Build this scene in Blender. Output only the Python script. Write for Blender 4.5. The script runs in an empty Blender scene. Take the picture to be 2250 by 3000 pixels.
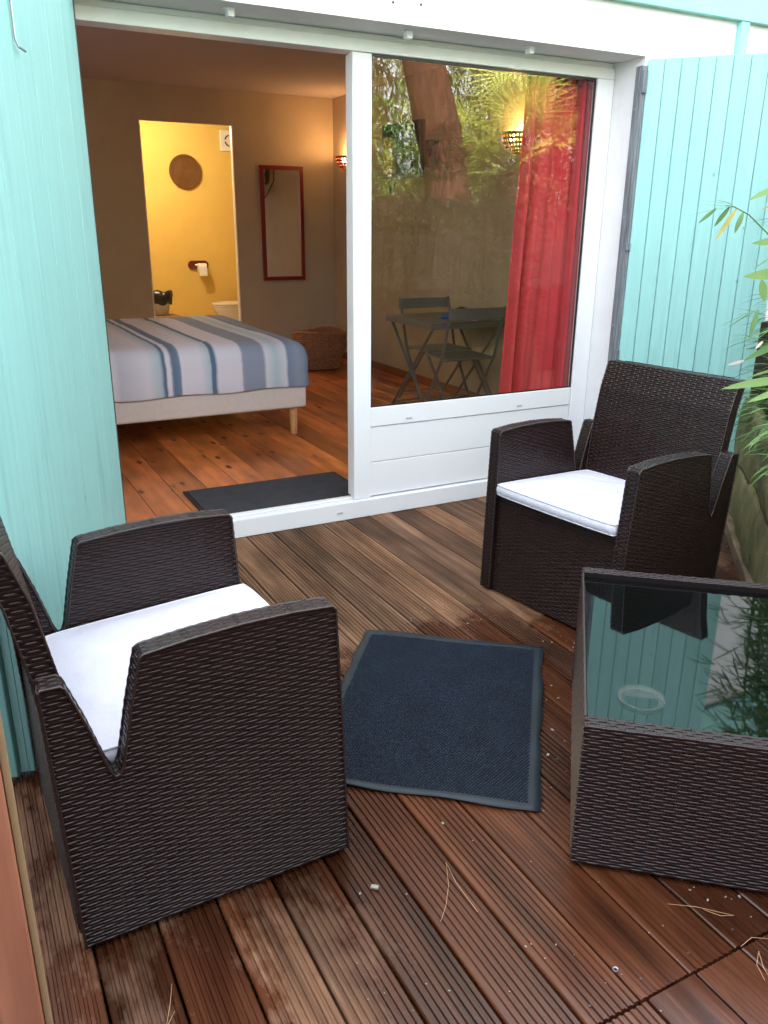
import bpy, bmesh, math, random
from mathutils import Vector, Matrix
random.seed(7)
S = bpy.context.scene
COL = S.collection
R = math.radians
sin, cos, pi = math.sin, math.cos, math.pi

# ------------------------------------------------------------------ camera
cd = bpy.data.cameras.new('camera'); cam = bpy.data.objects.new('camera', cd); COL.objects.link(cam)
rt = Vector((0.88445412, -0.46655127, 0.00841522)); up = Vector((0.14772209, 0.29705637, 0.94336403)); fw = Vector((0.44262748, 0.83311909, -0.33165266))
M = Matrix((rt, up, -fw)).transposed().to_4x4(); M.translation = Vector((0, 0, 1.42))
cam.matrix_world = M
cd.sensor_fit = 'VERTICAL'; cd.sensor_height = 36; cd.lens = 2403.17 / 3000 * 36
cd.clip_start = 0.02; cd.clip_end = 500
S.camera = cam
# ------------------------------------------------------------------ world, sun, exposure
SUN_EL = 36.0
w = bpy.data.worlds.new('World'); S.world = w; w.use_nodes = True
nt = w.node_tree; nt.nodes.clear()
sky = nt.nodes.new('ShaderNodeTexSky'); sky.sky_type = 'NISHITA'; sky.sun_disc = False
sky.sun_elevation = R(SUN_EL); sky.sun_rotation = R(-20); sky.dust_density = 3.0; sky.air_density = 1.0
hs = nt.nodes.new('ShaderNodeHueSaturation'); hs.inputs['Saturation'].default_value = 0.3
bg = nt.nodes.new('ShaderNodeBackground'); bg.inputs['Strength'].default_value = 0.15
ow = nt.nodes.new('ShaderNodeOutputWorld')
nt.links.new(sky.outputs[0], hs.inputs['Color']); nt.links.new(hs.outputs[0], bg.inputs['Color']); nt.links.new(bg.outputs[0], ow.inputs['Surface'])
sl = bpy.data.lights.new('sun', 'SUN'); sl.energy = 5.0; sl.angle = R(0.6); sl.color = (1, .95, .86)
so = bpy.data.objects.new('sun', sl); COL.objects.link(so); so.rotation_euler = (R(-(90 - SUN_EL)), 0, R(20)); so.location = (-3, 8, 9)
S.view_settings.view_transform = 'Standard'; S.view_settings.look = 'None'; S.view_settings.gamma = 1
S.view_settings.exposure = 3.6
try: S.view_settings.use_curve_mapping = False
except Exception: pass

# ------------------------------------------------------------------ helpers
def tag(o, label=None, cat=None, group=None, kind=None):
    if label: o['label'] = label
    if cat: o['category'] = cat
    if group: o['group'] = group
    if kind: o['kind'] = kind
    return o
def thing(name, label, cat, loc=(0, 0, 0), rz=0.0, group=None, kind=None):
    o = bpy.data.objects.new(name, None); COL.objects.link(o); o.location = loc; o.rotation_euler = (0, 0, rz); o.empty_display_size = .05
    return tag(o, label, cat, group, kind)
class MB:
    def __init__(s): s.v = []; s.f = []; s.mi = []; s.m = 0
    def add(s, vs, fs):
        b = len(s.v); s.v += [tuple(p) for p in vs]
        for f in fs: s.f.append(tuple(i + b for i in f)); s.mi.append(s.m)
    def box(s, x0, x1, y0, y1, z0, z1):
        s.add([(x0, y0, z0), (x1, y0, z0), (x1, y1, z0), (x0, y1, z0), (x0, y0, z1), (x1, y0, z1), (x1, y1, z1), (x0, y1, z1)],
              [(0, 3, 2, 1), (4, 5, 6, 7), (0, 1, 5, 4), (1, 2, 6, 5), (2, 3, 7, 6), (3, 0, 4, 7)])
    def obox(s, c, ax, ay, az):   # centre + three half axes
        c, ax, ay, az = map(Vector, (c, ax, ay, az))
        vs = [c + ax * i + ay * j + az * k for k in (-1, 1) for (i, j) in ((-1, -1), (1, -1), (1, 1), (-1, 1))]
        s.add(vs, [(0, 3, 2, 1), (4, 5, 6, 7), (0, 1, 5, 4), (1, 2, 6, 5), (2, 3, 7, 6), (3, 0, 4, 7)])
    def bar(s, a, b, w, t, upv=(0, 0, 1)):
        a, b = Vector(a), Vector(b); d = b - a; L = d.length; d.normalize(); u = Vector(upv)
        x = d.cross(u)
        if x.length < 1e-4: x = d.cross(Vector((1, 0, 0)))
        x.normalize(); y = x.cross(d)
        s.obox((a + b) / 2, d * L / 2, x * w / 2, y * t / 2)
    def tube(s, pts, r, n=6, cap=True):
        pts = [Vector(p) for p in pts]; rs = r if isinstance(r, (list, tuple)) else [r] * len(pts)
        b = len(s.v); N = len(pts); ux = None
        for i, p in enumerate(pts):
            d = (pts[min(i + 1, N - 1)] - pts[max(i - 1, 0)])
            if d.length < 1e-9: d = Vector((0, 0, 1))
            d.normalize()
            if ux is None:
                ux = d.cross(Vector((0, 0, 1)))
                if ux.length < .1: ux = d.cross(Vector((1, 0, 0)))
            ux = (ux - d * ux.dot(d)); ux.normalize(); uy = d.cross(ux)
            for k in range(n):
                a = 2 * pi * k / n; s.v.append(tuple(p + (ux * cos(a) + uy * sin(a)) * rs[i]))
        for i in range(N - 1):
            for k in range(n):
                k2 = (k + 1) % n; s.f.append((b + i * n + k, b + i * n + k2, b + (i + 1) * n + k2, b + (i + 1) * n + k)); s.mi.append(s.m)
        if cap:
            s.f.append(tuple(b + k for k in reversed(range(n)))); s.mi.append(s.m)
            s.f.append(tuple(b + (N - 1) * n + k for k in range(n))); s.mi.append(s.m)
    def lathe(s, prof, n=24, c=(0, 0, 0), a0=0, a1=2 * pi):
        b = len(s.v); closed = abs(a1 - a0 - 2 * pi) < 1e-6; m = n if closed else n + 1
        for r, z in prof:
            for k in range(m):
                a = a0 + (a1 - a0) * k / n; s.v.append((c[0] + r * cos(a), c[1] + r * sin(a), c[2] + z))
        for i in range(len(prof) - 1):
            for k in range(n):
                k2 = (k + 1) % m if closed else k + 1
                s.f.append((b + i * m + k, b + i * m + k2, b + (i + 1) * m + k2, b + (i + 1) * m + k)); s.mi.append(s.m)
    def prism(s, poly, f0, f1):   # poly 2D, f0/f1 map (u,v) -> 3D on the two faces
        n = len(poly); a = [f0(u, v) for u, v in poly]; c = [f1(u, v) for u, v in poly]
        s.add(a + c, [tuple(range(n)), tuple(reversed(range(n, 2 * n)))] + [(i, n + i, n + (i + 1) % n, (i + 1) % n) for i in range(n)])
    def build(s, name, mats, parent=None, smooth=False, bevel=0, loc=None, kind=None, label=None, segs=2):
        me = bpy.data.meshes.new(name); me.from_pydata(s.v, [], s.f)
        for m in (mats if isinstance(mats, (list, tuple)) else [mats]): me.materials.append(m)
        if any(s.mi): me.polygons.foreach_set('material_index', s.mi)
        bm = bmesh.new(); bm.from_mesh(me)
        if bevel: 
            bmesh.ops.recalc_face_normals(bm, faces=bm.faces)
            es = [e for e in bm.edges if len(e.link_faces) == 2 and e.calc_face_angle(0) > .6]
            bmesh.ops.bevel(bm, geom=es, offset=bevel, segments=segs, affect='EDGES', profile=.5, clamp_overlap=True)
        elif not smooth or len(s.f) < 4000: bmesh.ops.recalc_face_normals(bm, faces=bm.faces)
        bm.to_mesh(me); bm.free()
        if smooth: me.polygons.foreach_set('use_smooth', [True] * len(me.polygons))
        me.update()
        o = bpy.data.objects.new(name, me); COL.objects.link(o); o.parent = parent
        if loc: o.location = loc
        if kind: o['kind'] = kind
        if label: o['label'] = label
        return o
def copy_tree(o, parent=None):
    c = o.copy(); COL.objects.link(c); c.parent = parent
    for ch in list(o.children): copy_tree(ch, c)
    return c
def lerp(a, b, t): return a + (b - a) * t

# ------------------------------------------------------------------ materials
def mat(name, col, rough=.6, spec=.5, var=0, vscale=8, stretch=(1, 1, 1), col2=None, bump=0, bscale=60, bstretch=(1, 1, 1), metal=0, rand=0, coords='Object', sheen=0, rough2=None, emit=None):
    m = bpy.data.materials.new(name); m.use_nodes = True; n = m.node_tree; b = n.nodes['Principled BSDF']
    b.inputs['Roughness'].default_value = rough; b.inputs['Specular IOR Level'].default_value = spec; b.inputs['Metallic'].default_value = metal
    b.inputs['Base Color'].default_value = (*col, 1)
    if sheen: b.inputs['Sheen Weight'].default_value = sheen
    tc = n.nodes.new('ShaderNodeTexCoord')
    out = None
    if var or col2:
        mp = n.nodes.new('ShaderNodeMapping'); mp.inputs['Scale'].default_value = stretch; n.links.new(tc.outputs[coords], mp.inputs['Vector'])
        nz = n.nodes.new('ShaderNodeTexNoise'); nz.inputs['Scale'].default_value = vscale; nz.inputs['Detail'].default_value = 6; nz.inputs['Roughness'].default_value = .6
        n.links.new(mp.outputs[0], nz.inputs['Vector'])
        cr = n.nodes.new('ShaderNodeValToRGB'); cr.color_ramp.elements[0].position = .32; cr.color_ramp.elements[1].position = .68
        c2 = col2 or tuple(c * (1 - var) for c in col)
        c1 = col if col2 else tuple(min(1, c * (1 + var * .5)) for c in col)
        cr.color_ramp.elements[0].color = (*c2, 1); cr.color_ramp.elements[1].color = (*c1, 1)
        n.links.new(nz.outputs[0], cr.inputs[0]); out = cr.outputs[0]
        if rough2 is not None:
            mr = n.nodes.new('ShaderNodeMapRange'); mr.inputs['To Min'].default_value = rough; mr.inputs['To Max'].default_value = rough2
            n.links.new(nz.outputs[0], mr.inputs['Value']); n.links.new(mr.outputs[0], b.inputs['Roughness'])
    if rand:
        oi = n.nodes.new('ShaderNodeObjectInfo'); mr = n.nodes.new('ShaderNodeMapRange'); mr.inputs['To Min'].default_value = 1 - rand; mr.inputs['To Max'].default_value = 1 + rand
        n.links.new(oi.outputs['Random'], mr.inputs['Value'])
        mx = n.nodes.new('ShaderNodeMix'); mx.data_type = 'RGBA'; mx.blend_type = 'MULTIPLY'; mx.inputs[0].default_value = 1
        if out: n.links.new(out, mx.inputs[6])
        else: mx.inputs[6].default_value = (*col, 1)
        n.links.new(mr.outputs[0], mx.inputs[7]); out = mx.outputs[2]
    if out: n.links.new(out, b.inputs['Base Color'])
    if bump:
        mp = n.nodes.new('ShaderNodeMapping'); mp.inputs['Scale'].default_value = bstretch; n.links.new(tc.outputs[coords], mp.inputs['Vector'])
        nz = n.nodes.new('ShaderNodeTexNoise'); nz.inputs['Scale'].default_value = bscale; nz.inputs['Detail'].default_value = 4
        n.links.new(mp.outputs[0], nz.inputs['Vector'])
        bp = n.nodes.new('ShaderNodeBump'); bp.inputs['Strength'].default_value = bump; bp.inputs['Distance'].default_value = .01
        n.links.new(nz.outputs[0], bp.inputs['Height']); n.links.new(bp.outputs[0], b.inputs['Normal'])
    return m
def wood_mat(name, cols, gdir='Y', gscale=1.0, knots=None, rough=.5, spec=.5, wet=False, world=True, bumpy=.4):
    """plank wood: long grain along gdir, every plank its own offset and tone; optional wet patches and knots"""
    m = bpy.data.materials.new(name); m.use_nodes = True; n = m.node_tree; b = n.nodes['Principled BSDF']; L = n.links.new
    b.inputs['Specular IOR Level'].default_value = spec
    ge = n.nodes.new('ShaderNodeNewGeometry'); oi = n.nodes.new('ShaderNodeObjectInfo')
    src = ge.outputs['Position']
    if not world:
        tc = n.nodes.new('ShaderNodeTexCoord'); src = tc.outputs['Object']
    off = n.nodes.new('ShaderNodeVectorMath'); off.operation = 'SCALE'; off.inputs[0].default_value = (3.1, 17.0, 5.3) if gdir == 'Y' else ((17, 3.1, 5.3) if gdir == 'X' else (3.1, 5.3, 17)); L(oi.outputs['Random'], off.inputs['Scale'])
    ad = n.nodes.new('ShaderNodeVectorMath'); ad.operation = 'ADD'; L(src, ad.inputs[0]); L(off.outputs[0], ad.inputs[1])
    st = {'Y': (26, 1.3, 26), 'X': (1.3, 26, 26), 'Z': (26, 26, 1.3)}[gdir]
    mp = n.nodes.new('ShaderNodeMapping'); mp.inputs['Scale'].default_value = tuple(a * gscale for a in st); L(ad.outputs[0], mp.inputs['Vector'])
    nz = n.nodes.new('ShaderNodeTexNoise'); nz.inputs['Scale'].default_value = 1; nz.inputs['Detail'].default_value = 7; nz.inputs['Roughness'].default_value = .62; nz.inputs['Distortion'].default_value = .5; L(mp.outputs[0], nz.inputs['Vector'])
    cr = n.nodes.new('ShaderNodeValToRGB'); els = cr.color_ramp.elements
    els[0].position = .25; els[0].color = (*cols[0], 1); els[1].position = .75; els[1].color = (*cols[-1], 1)
    for i, c in enumerate(cols[1:-1]): e = els.new(.25 + .5 * (i + 1) / (len(cols) - 1)); e.color = (*c, 1)
    L(nz.outputs[0], cr.inputs[0]); col = cr.outputs[0]
    # soft large blotches
    n2 = n.nodes.new('ShaderNodeTexNoise'); n2.inputs['Scale'].default_value = 5; n2.inputs['Detail'].default_value = 3
    m2 = n.nodes.new('ShaderNodeMapping'); m2.inputs['Scale'].default_value = {'Y': (1.6, .5, 1), 'X': (.5, 1.6, 1), 'Z': (1.6, 1, .5)}[gdir]; L(ad.outputs[0], m2.inputs['Vector']); L(m2.outputs[0], n2.inputs['Vector'])
    r2 = n.nodes.new('ShaderNodeMapRange'); r2.inputs['From Min'].default_value = .3; r2.inputs['From Max'].default_value = .7; r2.inputs['To Min'].default_value = .62; r2.inputs['To Max'].default_value = 1.32; L(n2.outputs[0], r2.inputs['Value'])
    rr = n.nodes.new('ShaderNodeMapRange'); rr.inputs['To Min'].default_value = .62; rr.inputs['To Max'].default_value = 1.32; L(oi.outputs['Random'], rr.inputs['Value'])
    mm = n.nodes.new('ShaderNodeMath'); mm.operation = 'MULTIPLY'; L(r2.outputs[0], mm.inputs[0]); L(rr.outputs[0], mm.inputs[1])
    mx = n.nodes.new('ShaderNodeMix'); mx.data_type = 'RGBA'; mx.blend_type = 'MULTIPLY'; mx.inputs[0].default_value = 1; L(col, mx.inputs[6]); L(mm.outputs[0], mx.inputs[7]); col = mx.outputs[2]
    if knots:
        vo = n.nodes.new('ShaderNodeTexVoronoi'); vo.inputs['Scale'].default_value = 1; mk = n.nodes.new('ShaderNodeMapping')
        mk.inputs['Scale'].default_value = {'Y': (9, 3.6, 1), 'X': (3.6, 9, 1), 'Z': (9, 1, 3.6)}[gdir]; L(ad.outputs[0], mk.inputs['Vector'])
        nd = n.nodes.new('ShaderNodeTexNoise'); nd.inputs['Scale'].default_value = 3; L(ad.outputs[0], nd.inputs['Vector'])
        av = n.nodes.new('ShaderNodeMix'); av.data_type = 'VECTOR'; av.inputs[0].default_value = .25; L(mk.outputs[0], av.inputs[4]); L(nd.outputs['Color'], av.inputs[5])
        L(mk.outputs[0], vo.inputs['Vector'])
        rk = n.nodes.new('ShaderNodeMapRange'); rk.inputs['From Min'].default_value = .09; rk.inputs['From Max'].default_value = .2; rk.inputs['To Min'].default_value = 1; rk.inputs['To Max'].default_value = 0; L(vo.outputs['Distance'], rk.inputs['Value'])
        mk2 = n.nodes.new('ShaderNodeMix'); mk2.data_type = 'RGBA'; L(rk.outputs[0], mk2.inputs[0]); L(col, mk2.inputs[6]); mk2.inputs[7].default_value = (*knots, 1); col = mk2.outputs[2]
    if wet:
        tcw = n.nodes.new('ShaderNodeNewGeometry')
        nw = n.nodes.new('ShaderNodeTexNoise'); nw.inputs['Scale'].default_value = 1.35; nw.inputs['Detail'].default_value = 8; nw.inputs['Roughness'].default_value = .68
        mw = n.nodes.new('ShaderNodeMapping'); mw.inputs['Location'].default_value = (1.3, .4, 0); mw.inputs['Scale'].default_value = (1.5, .8, 1); L(tcw.outputs['Position'], mw.inputs['Vector']); L(mw.outputs[0], nw.inputs['Vector'])
        sx = n.nodes.new('ShaderNodeSeparateXYZ'); L(tcw.outputs['Position'], sx.inputs[0])
        # the strip under the eaves stays dry, the open middle is soaked
        ry = n.nodes.new('ShaderNodeMapRange'); ry.inputs['From Min'].default_value = 2.0; ry.inputs['From Max'].default_value = 2.9; ry.inputs['To Min'].default_value = .13; ry.inputs['To Max'].default_value = -.4; L(sx.outputs['Y'], ry.inputs['Value'])
        rx = n.nodes.new('ShaderNodeMapRange'); rx.inputs['From Min'].default_value = .3; rx.inputs['From Max'].default_value = 1.5; rx.inputs['To Min'].default_value = -.12; rx.inputs['To Max'].default_value = .1; L(sx.outputs['X'], rx.inputs['Value'])
        a1 = n.nodes.new('ShaderNodeMath'); L(nw.outputs[0], a1.inputs[0]); L(ry.outputs[0], a1.inputs[1])
        a2 = n.nodes.new('ShaderNodeMath'); L(a1.outputs[0], a2.inputs[0]); L(rx.outputs[0], a2.inputs[1])
        wr = n.nodes.new('ShaderNodeMapRange'); wr.inputs['From Min'].default_value = .47; wr.inputs['From Max'].default_value = .53; L(a2.outputs[0], wr.inputs['Value'])
        wm = n.nodes.new('ShaderNodeMix'); wm.data_type = 'RGBA'; wm.blend_type = 'MULTIPLY'; L(wr.outputs[0], wm.inputs[0]); L(col, wm.inputs[6]); wm.inputs[7].default_value = (.44, .29, .235, 1); col = wm.outputs[2]
        ro = n.nodes.new('ShaderNodeMapRange'); ro.inputs['To Min'].default_value = rough; ro.inputs['To Max'].default_value = .24; L(wr.outputs[0], ro.inputs['Value']); L(ro.outputs[0], b.inputs['Roughness'])
    else: b.inputs['Roughness'].default_value = rough
    L(col, b.inputs['Base Color'])
    if bumpy:
        bp = n.nodes.new('ShaderNodeBump'); bp.inputs['Strength'].default_value = bumpy; bp.inputs['Distance'].default_value = .003; L(nz.outputs[0], bp.inputs['Height']); L(bp.outputs[0], b.inputs['Normal'])
    return m
def glass_mat(name, ior, tint=(.93, .95, .94), extra=.0):
    m = bpy.data.materials.new(name); m.use_nodes = True; n = m.node_tree; n.nodes.clear(); L = n.links.new
    o = n.nodes.new('ShaderNodeOutputMaterial'); t = n.nodes.new('ShaderNodeBsdfTransparent'); t.inputs[0].default_value = (*tint, 1)
    g = n.nodes.new('ShaderNodeBsdfGlossy'); g.inputs['Roughness'].default_value = 0.0; g.inputs['Color'].default_value = (1, 1, 1, 1)
    # Schlick reflectance of clear glass, the same from both sides of the pane
    lw = n.nodes.new('ShaderNodeLayerWeight'); lw.inputs['Blend'].default_value = .5
    pw = n.nodes.new('ShaderNodeMath'); pw.operation = 'POWER'; pw.inputs[1].default_value = 5; L(lw.outputs['Facing'], pw.inputs[0])
    f = n.nodes.new('ShaderNodeMath'); f.operation = 'MULTIPLY_ADD'; f.inputs[1].default_value = 1 - ior; f.inputs[2].default_value = ior; L(pw.outputs[0], f.inputs[0])
    mx = n.nodes.new('ShaderNodeMixShader')
    L(f.outputs[0], mx.inputs[0]); L(t.outputs[0], mx.inputs[1]); L(g.outputs[0], mx.inputs[2]); L(mx.outputs[0], o.inputs['Surface'])
    return m
def emit_mat(name, col, st):
    m = bpy.data.materials.new(name); m.use_nodes = True; n = m.node_tree; b = n.nodes['Principled BSDF']
    b.inputs['Base Color'].default_value = (*col, 1); b.inputs['Emission Color'].default_value = (*col, 1); b.inputs['Emission Strength'].default_value = st
    return m

WHITE = mat('white_pvc', (.86, .86, .87), .32, .5)
PLASTER = mat('white_render', (.78, .77, .77), .85, .3, var=.06, vscale=5, bump=.25, bscale=120)
TURQ = mat('turquoise_paint', (.31, .60, .565), .55, .35, var=.07, vscale=2.2, stretch=(17, 17, .6), bump=.22, bscale=9, bstretch=(26, 26, .9), rand=.035)
def add_flecks(m, sc1, dens, col, thr):
    n = m.node_tree; L = n.links.new; b = n.nodes['Principled BSDF']; src = b.inputs['Base Color'].links[0].from_socket
    g_ = n.nodes.new('ShaderNodeNewGeometry'); vo = n.nodes.new('ShaderNodeTexVoronoi'); vo.inputs['Scale'].default_value = sc1; nz = n.nodes.new('ShaderNodeTexNoise'); nz.inputs['Scale'].default_value = 30
    mp = n.nodes.new('ShaderNodeMapping'); mp.inputs['Scale'].default_value = (1, 1, .6); L(g_.outputs['Position'], mp.inputs['Vector']); L(mp.outputs[0], vo.inputs['Vector'])
    mr = n.nodes.new('ShaderNodeMapRange'); mr.inputs['From Min'].default_value = thr * .5; mr.inputs['From Max'].default_value = thr; mr.inputs['To Min'].default_value = dens; mr.inputs['To Max'].default_value = 0; L(vo.outputs['Distance'], mr.inputs['Value'])
    sp = n.nodes.new('ShaderNodeSeparateColor'); L(vo.outputs['Color'], sp.inputs[0]); gt = n.nodes.new('ShaderNodeMath'); gt.operation = 'GREATER_THAN'; gt.inputs[1].default_value = .55; L(sp.outputs[0], gt.inputs[0])
    mu = n.nodes.new('ShaderNodeMath'); mu.operation = 'MULTIPLY'; L(mr.outputs[0], mu.inputs[0]); L(gt.outputs[0], mu.inputs[1])
    # faint streaks of grime
    ns = n.nodes.new('ShaderNodeTexNoise'); ns.inputs['Scale'].default_value = 3; ns.inputs['Detail'].default_value = 5; m2 = n.nodes.new('ShaderNodeMapping'); m2.inputs['Scale'].default_value = (7, 7, .8); L(g_.outputs['Position'], m2.inputs['Vector']); L(m2.outputs[0], ns.inputs['Vector'])
    r2 = n.nodes.new('ShaderNodeMapRange'); r2.inputs['From Min'].default_value = .58; r2.inputs['From Max'].default_value = .8; r2.inputs['To Max'].default_value = .35; L(ns.outputs[0], r2.inputs['Value'])
    mx0 = n.nodes.new('ShaderNodeMath'); mx0.operation = 'MAXIMUM'; L(mu.outputs[0], mx0.inputs[0]); L(r2.outputs[0], mx0.inputs[1])
    mx = n.nodes.new('ShaderNodeMix'); mx.data_type = 'RGBA'; L(mx0.outputs[0], mx.inputs[0]); L(src, mx.inputs[6]); mx.inputs[7].default_value = (*col, 1); L(mx.outputs[2], b.inputs['Base Color'])
add_flecks(TURQ, 5.5, .7, (.12, .30, .28), .045)
TURQG = mat('turquoise_trim', (.29, .63, .59), .5, .35, var=.06, vscale=4, bump=.12, bscale=60)
GREY = mat('weathered_zinc', (.20, .22, .24), .55, .5, var=.5, vscale=3, stretch=(14, 14, 1.2), bump=.5, bscale=12, bstretch=(16, 16, 1))
METAL = mat('steel', (.35, .35, .36), .35, .5, metal=.8)
DARKMETAL = mat('rusty_iron', (.08, .06, .05), .6, .5, metal=.5)
WALLIN = mat('beige_plaster', (.47, .385, .275), .9, .2, var=.07, vscale=3, bump=.3, bscale=140)
CEIL = mat('ceiling_paint', (.46, .40, .40), .9, .2, bump=.15, bscale=150)
YELLOW = mat('yellow_plaster', (.74, .50, .125), .85, .25, var=.05, vscale=3, bump=.3, bscale=140)
DECK = wood_mat('deck_wood', [(.042, .018, .008), (.120, .055, .026), (.185, .092, .048), (.270, .152, .090)], 'Y', 1.0, rough=.70, wet=True, bumpy=.6, spec=.35)
FLOOR = wood_mat('pine_floor', [(.38, .095, .022), (.62, .185, .048), (.72, .265, .078)], 'Y', .55, knots=(.055, .012, .006), rough=.3, bumpy=.1, spec=.5)
SKIRT = mat('red_pine_skirting', (.25, .07, .02), .4, .5, var=.2)
RATTAN = mat('rattan', (.0205, .0084, .0078), .34, .5, var=.35, vscale=25)
RCORE = mat('rattan_core', (.0065, .0033, .0032), .6, .3)
RBIND = mat('rattan_binding', (.030, .018, .016), .35, .6)
CUSH = mat('white_cushion_cloth', (.62, .61, .68), .9, .2, var=.05, vscale=7, bump=.35, bscale=14)
BLKGL = mat('dark_table_glass', (.0016, .0022, .0022), .012, .5, var=.1, vscale=5, rough2=.05)
BLKGL.node_tree.nodes['Principled BSDF'].inputs['IOR'].default_value = 1.66
PANE = glass_mat('window_glass', .062, (.965, .97, .95))
MATBLUE = mat('blue_mat_pile', (.0045, .0108, .0245), .75, .3, var=.25, vscale=9, sheen=.1)
RUBBER = mat('mat_rubber', (.0145, .022, .027), .55, .4, var=.3, vscale=9)
MATGREY = mat('grey_mat', (.070, .072, .08), .95, .1, var=.15, vscale=14, bump=.4, bscale=300)
REDCL = mat('red_curtain_cloth', (.54, .045, .055), .85, .2, var=.08, vscale=10, bump=.2, bscale=400)
REDFR = mat('red_painted_frame', (.19, .006, .010), .4, .5)
BASECL = mat('cream_upholstery', (.70, .62, .58), .95, .2, var=.05, vscale=40, bump=.3, bscale=400)
BEECH = mat('beech', (.62, .36, .16), .45, .4, var=.1, vscale=6)
BASKET = mat('brown_basket_weave', (.36, .17, .085), .6, .4, var=.35, vscale=30)
STRAW = mat('straw_tray', (.17, .075, .018), .7, .3, var=.2, vscale=30)
BISTRO = mat('grey_painted_metal', (.20, .185, .175), .45, .5, metal=.2)
CERAM = mat('white_ceramic', (.78, .72, .62), .15, .6)
PAPER = mat('toilet_paper', (.8, .77, .68), .95, .1)
MAHOG = mat('mahogany_wood', (.14, .018, .012), .35, .5, var=.2)
BAG = mat('black_plastic', (.012, .012, .012), .3, .6)
BIN = mat('translucent_bin', (.45, .42, .34), .4, .5)
BLACKPL = mat('black_tv_plastic', (.01, .01, .011), .3, .5)
SCREEN = mat('dark_screen', (.006, .007, .008), .06, .6)
POSTW = wood_mat('red_stained_wood', [(.21, .075, .04), (.33, .12, .068), (.38, .155, .09)], 'Z', .8, rough=.6, bumpy=.3)
POSTE = mat('pale_wood_edge', (.30, .19, .10), .6, .4, var=.15)
DARKRED = mat('dark_red_wood', (.085, .022, .016), .5, .5, var=.3, vscale=6, stretch=(6, 6, 1), bump=.3, bscale=20, bstretch=(9, 9, 1))
MOSS = mat('mossy_old_wood', (.22, .20, .095), .85, .3, col2=(.10, .105, .042), vscale=4, stretch=(3.0, 3.0, 1.2), bump=.9, bscale=7, bstretch=(7, 7, 1.4))
TIMBER = wood_mat('old_timber', [(.08, .055, .03), (.16, .11, .065), (.23, .17, .11)], 'Y', 1.0, rough=.75)
SOIL = mat('potting_soil', (.03, .02, .013), .95, .2, bump=1, bscale=40)
EARTH = mat('garden_soil', (.09, .065, .04), .95, .2, var=.3, vscale=2, bump=.6, bscale=20)
BARK = mat('pine_bark', (.085, .034, .020), .95, .1, col2=(.018, .009, .007), vscale=3, stretch=(7, 7, 1.3), bump=1, bscale=7, bstretch=(7, 7, 1.4))
def leaf_mat(name, c, c2, rough=.45, trans=.35):
    m = mat(name, c, rough, .5, col2=c2, vscale=3, rand=.12); n = m.node_tree; b = n.nodes['Principled BSDF']; L = n.links.new
    t = n.nodes.new('ShaderNodeBsdfTranslucent'); mx = n.nodes.new('ShaderNodeMixShader'); mx.inputs[0].default_value = trans
    src = b.inputs['Base Color'].links[0].from_socket; L(src, t.inputs[0])
    o = [x for x in n.nodes if x.type == 'OUTPUT_MATERIAL'][0]
    L(b.outputs[0], mx.inputs[1]); L(t.outputs[0], mx.inputs[2]); L(mx.outputs[0], o.inputs['Surface'])
    return m
LEAF = leaf_mat('bamboo_leaf', (.13, .26, .055), (.05, .135, .04))
LEAFL = leaf_mat('light_leaf', (.30, .46, .17), (.20, .36, .10))
LEAFY = leaf_mat('yellow_leaf', (.62, .42, .14), (.30, .30, .07))
LEAFW = leaf_mat('dry_leaf_tip', (.70, .55, .48), (.62, .52, .40))
PALM = leaf_mat('palm_leaf', (.50, .50, .10), (.22, .32, .05))
TREEL = leaf_mat('tree_leaf', (.12, .19, .04), (.05, .09, .02))
PINEL = leaf_mat('pale_needles', (.55, .60, .32), (.28, .34, .13))
DRYN = mat('dry_pine_needle', (.55, .33, .17), .6, .3)
CRUMB = mat('pale_petal', (.30, .27, .22), .8, .3)
FENCE = mat('dark_fence_wood', (.008, .007, .005), .8, .3, var=.3, vscale=2, stretch=(6, 6, 1), bump=.4, bscale=10, bstretch=(8, 8, 1), rand=.2)

Y0 = 3.553      # outer face of the door frame
YW = 3.35       # outer face of the house wall
YB = 8.33       # back wall of the room
XR = 3.80       # right wall of the room
ZF = .04; ZC = 2.60

# ------------------------------------------------------------------ ground and deck
g = MB(); g.add([(-60, -60, -.32), (60, -60, -.32), (60, 60, -.32), (-60, 60, -.32)], [(0, 1, 2, 3)])
tag(g.build('ground', EARTH), kind='structure')
dk = thing('deck', None, None, kind='structure')
PIT = .1316
def plank_profile(kind, wd):
    h = wd / 2; pts = [(-h, -.024), (-h, -.003), (-h + .003, 0)]
    if kind:
        n = 7 if kind == 1 else 9; dep = .0042 if kind == 1 else .0022; s0 = -h + .009; st = (wd - .018) / n
        for i in range(n):
            a = s0 + i * st
            pts += [(a + st * .22, 0), (a + st * .36, -dep), (a + st * .64, -dep), (a + st * .78, 0)]
    pts += [(h - .003, 0), (h, -.003), (h, -.024)]
    return pts
def plank_mesh(kind, wd, L):
    mb = MB(); p = plank_profile(kind, wd); n = len(p)
    vs = [(x, 0, z) for x, z in p] + [(x, L, z) for x, z in p]
    mb.add(vs, [(i, i + 1, n + i + 1, n + i) for i in range(n - 1)] + [tuple(range(n)), tuple(reversed(range(n, 2 * n))), (n - 1, 0, n, 2 * n - 1)])
    return mb
protos = {}
def deck_plank(kind, x, y, L, wd):
    key = (kind, round(L, 3), round(wd, 3))
    if key not in protos:
        o = plank_mesh(kind, wd, L).build('deck_plank', DECK, dk); protos[key] = o
    else:
        o = protos[key].copy(); COL.objects.link(o)
    o.location = (x, y, random.uniform(-.0012, .0008)); o.rotation_euler = (0, random.uniform(-.006, .006), random.uniform(-.0006, .0006))
rd = random.Random(3)
k0 = -9
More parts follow.
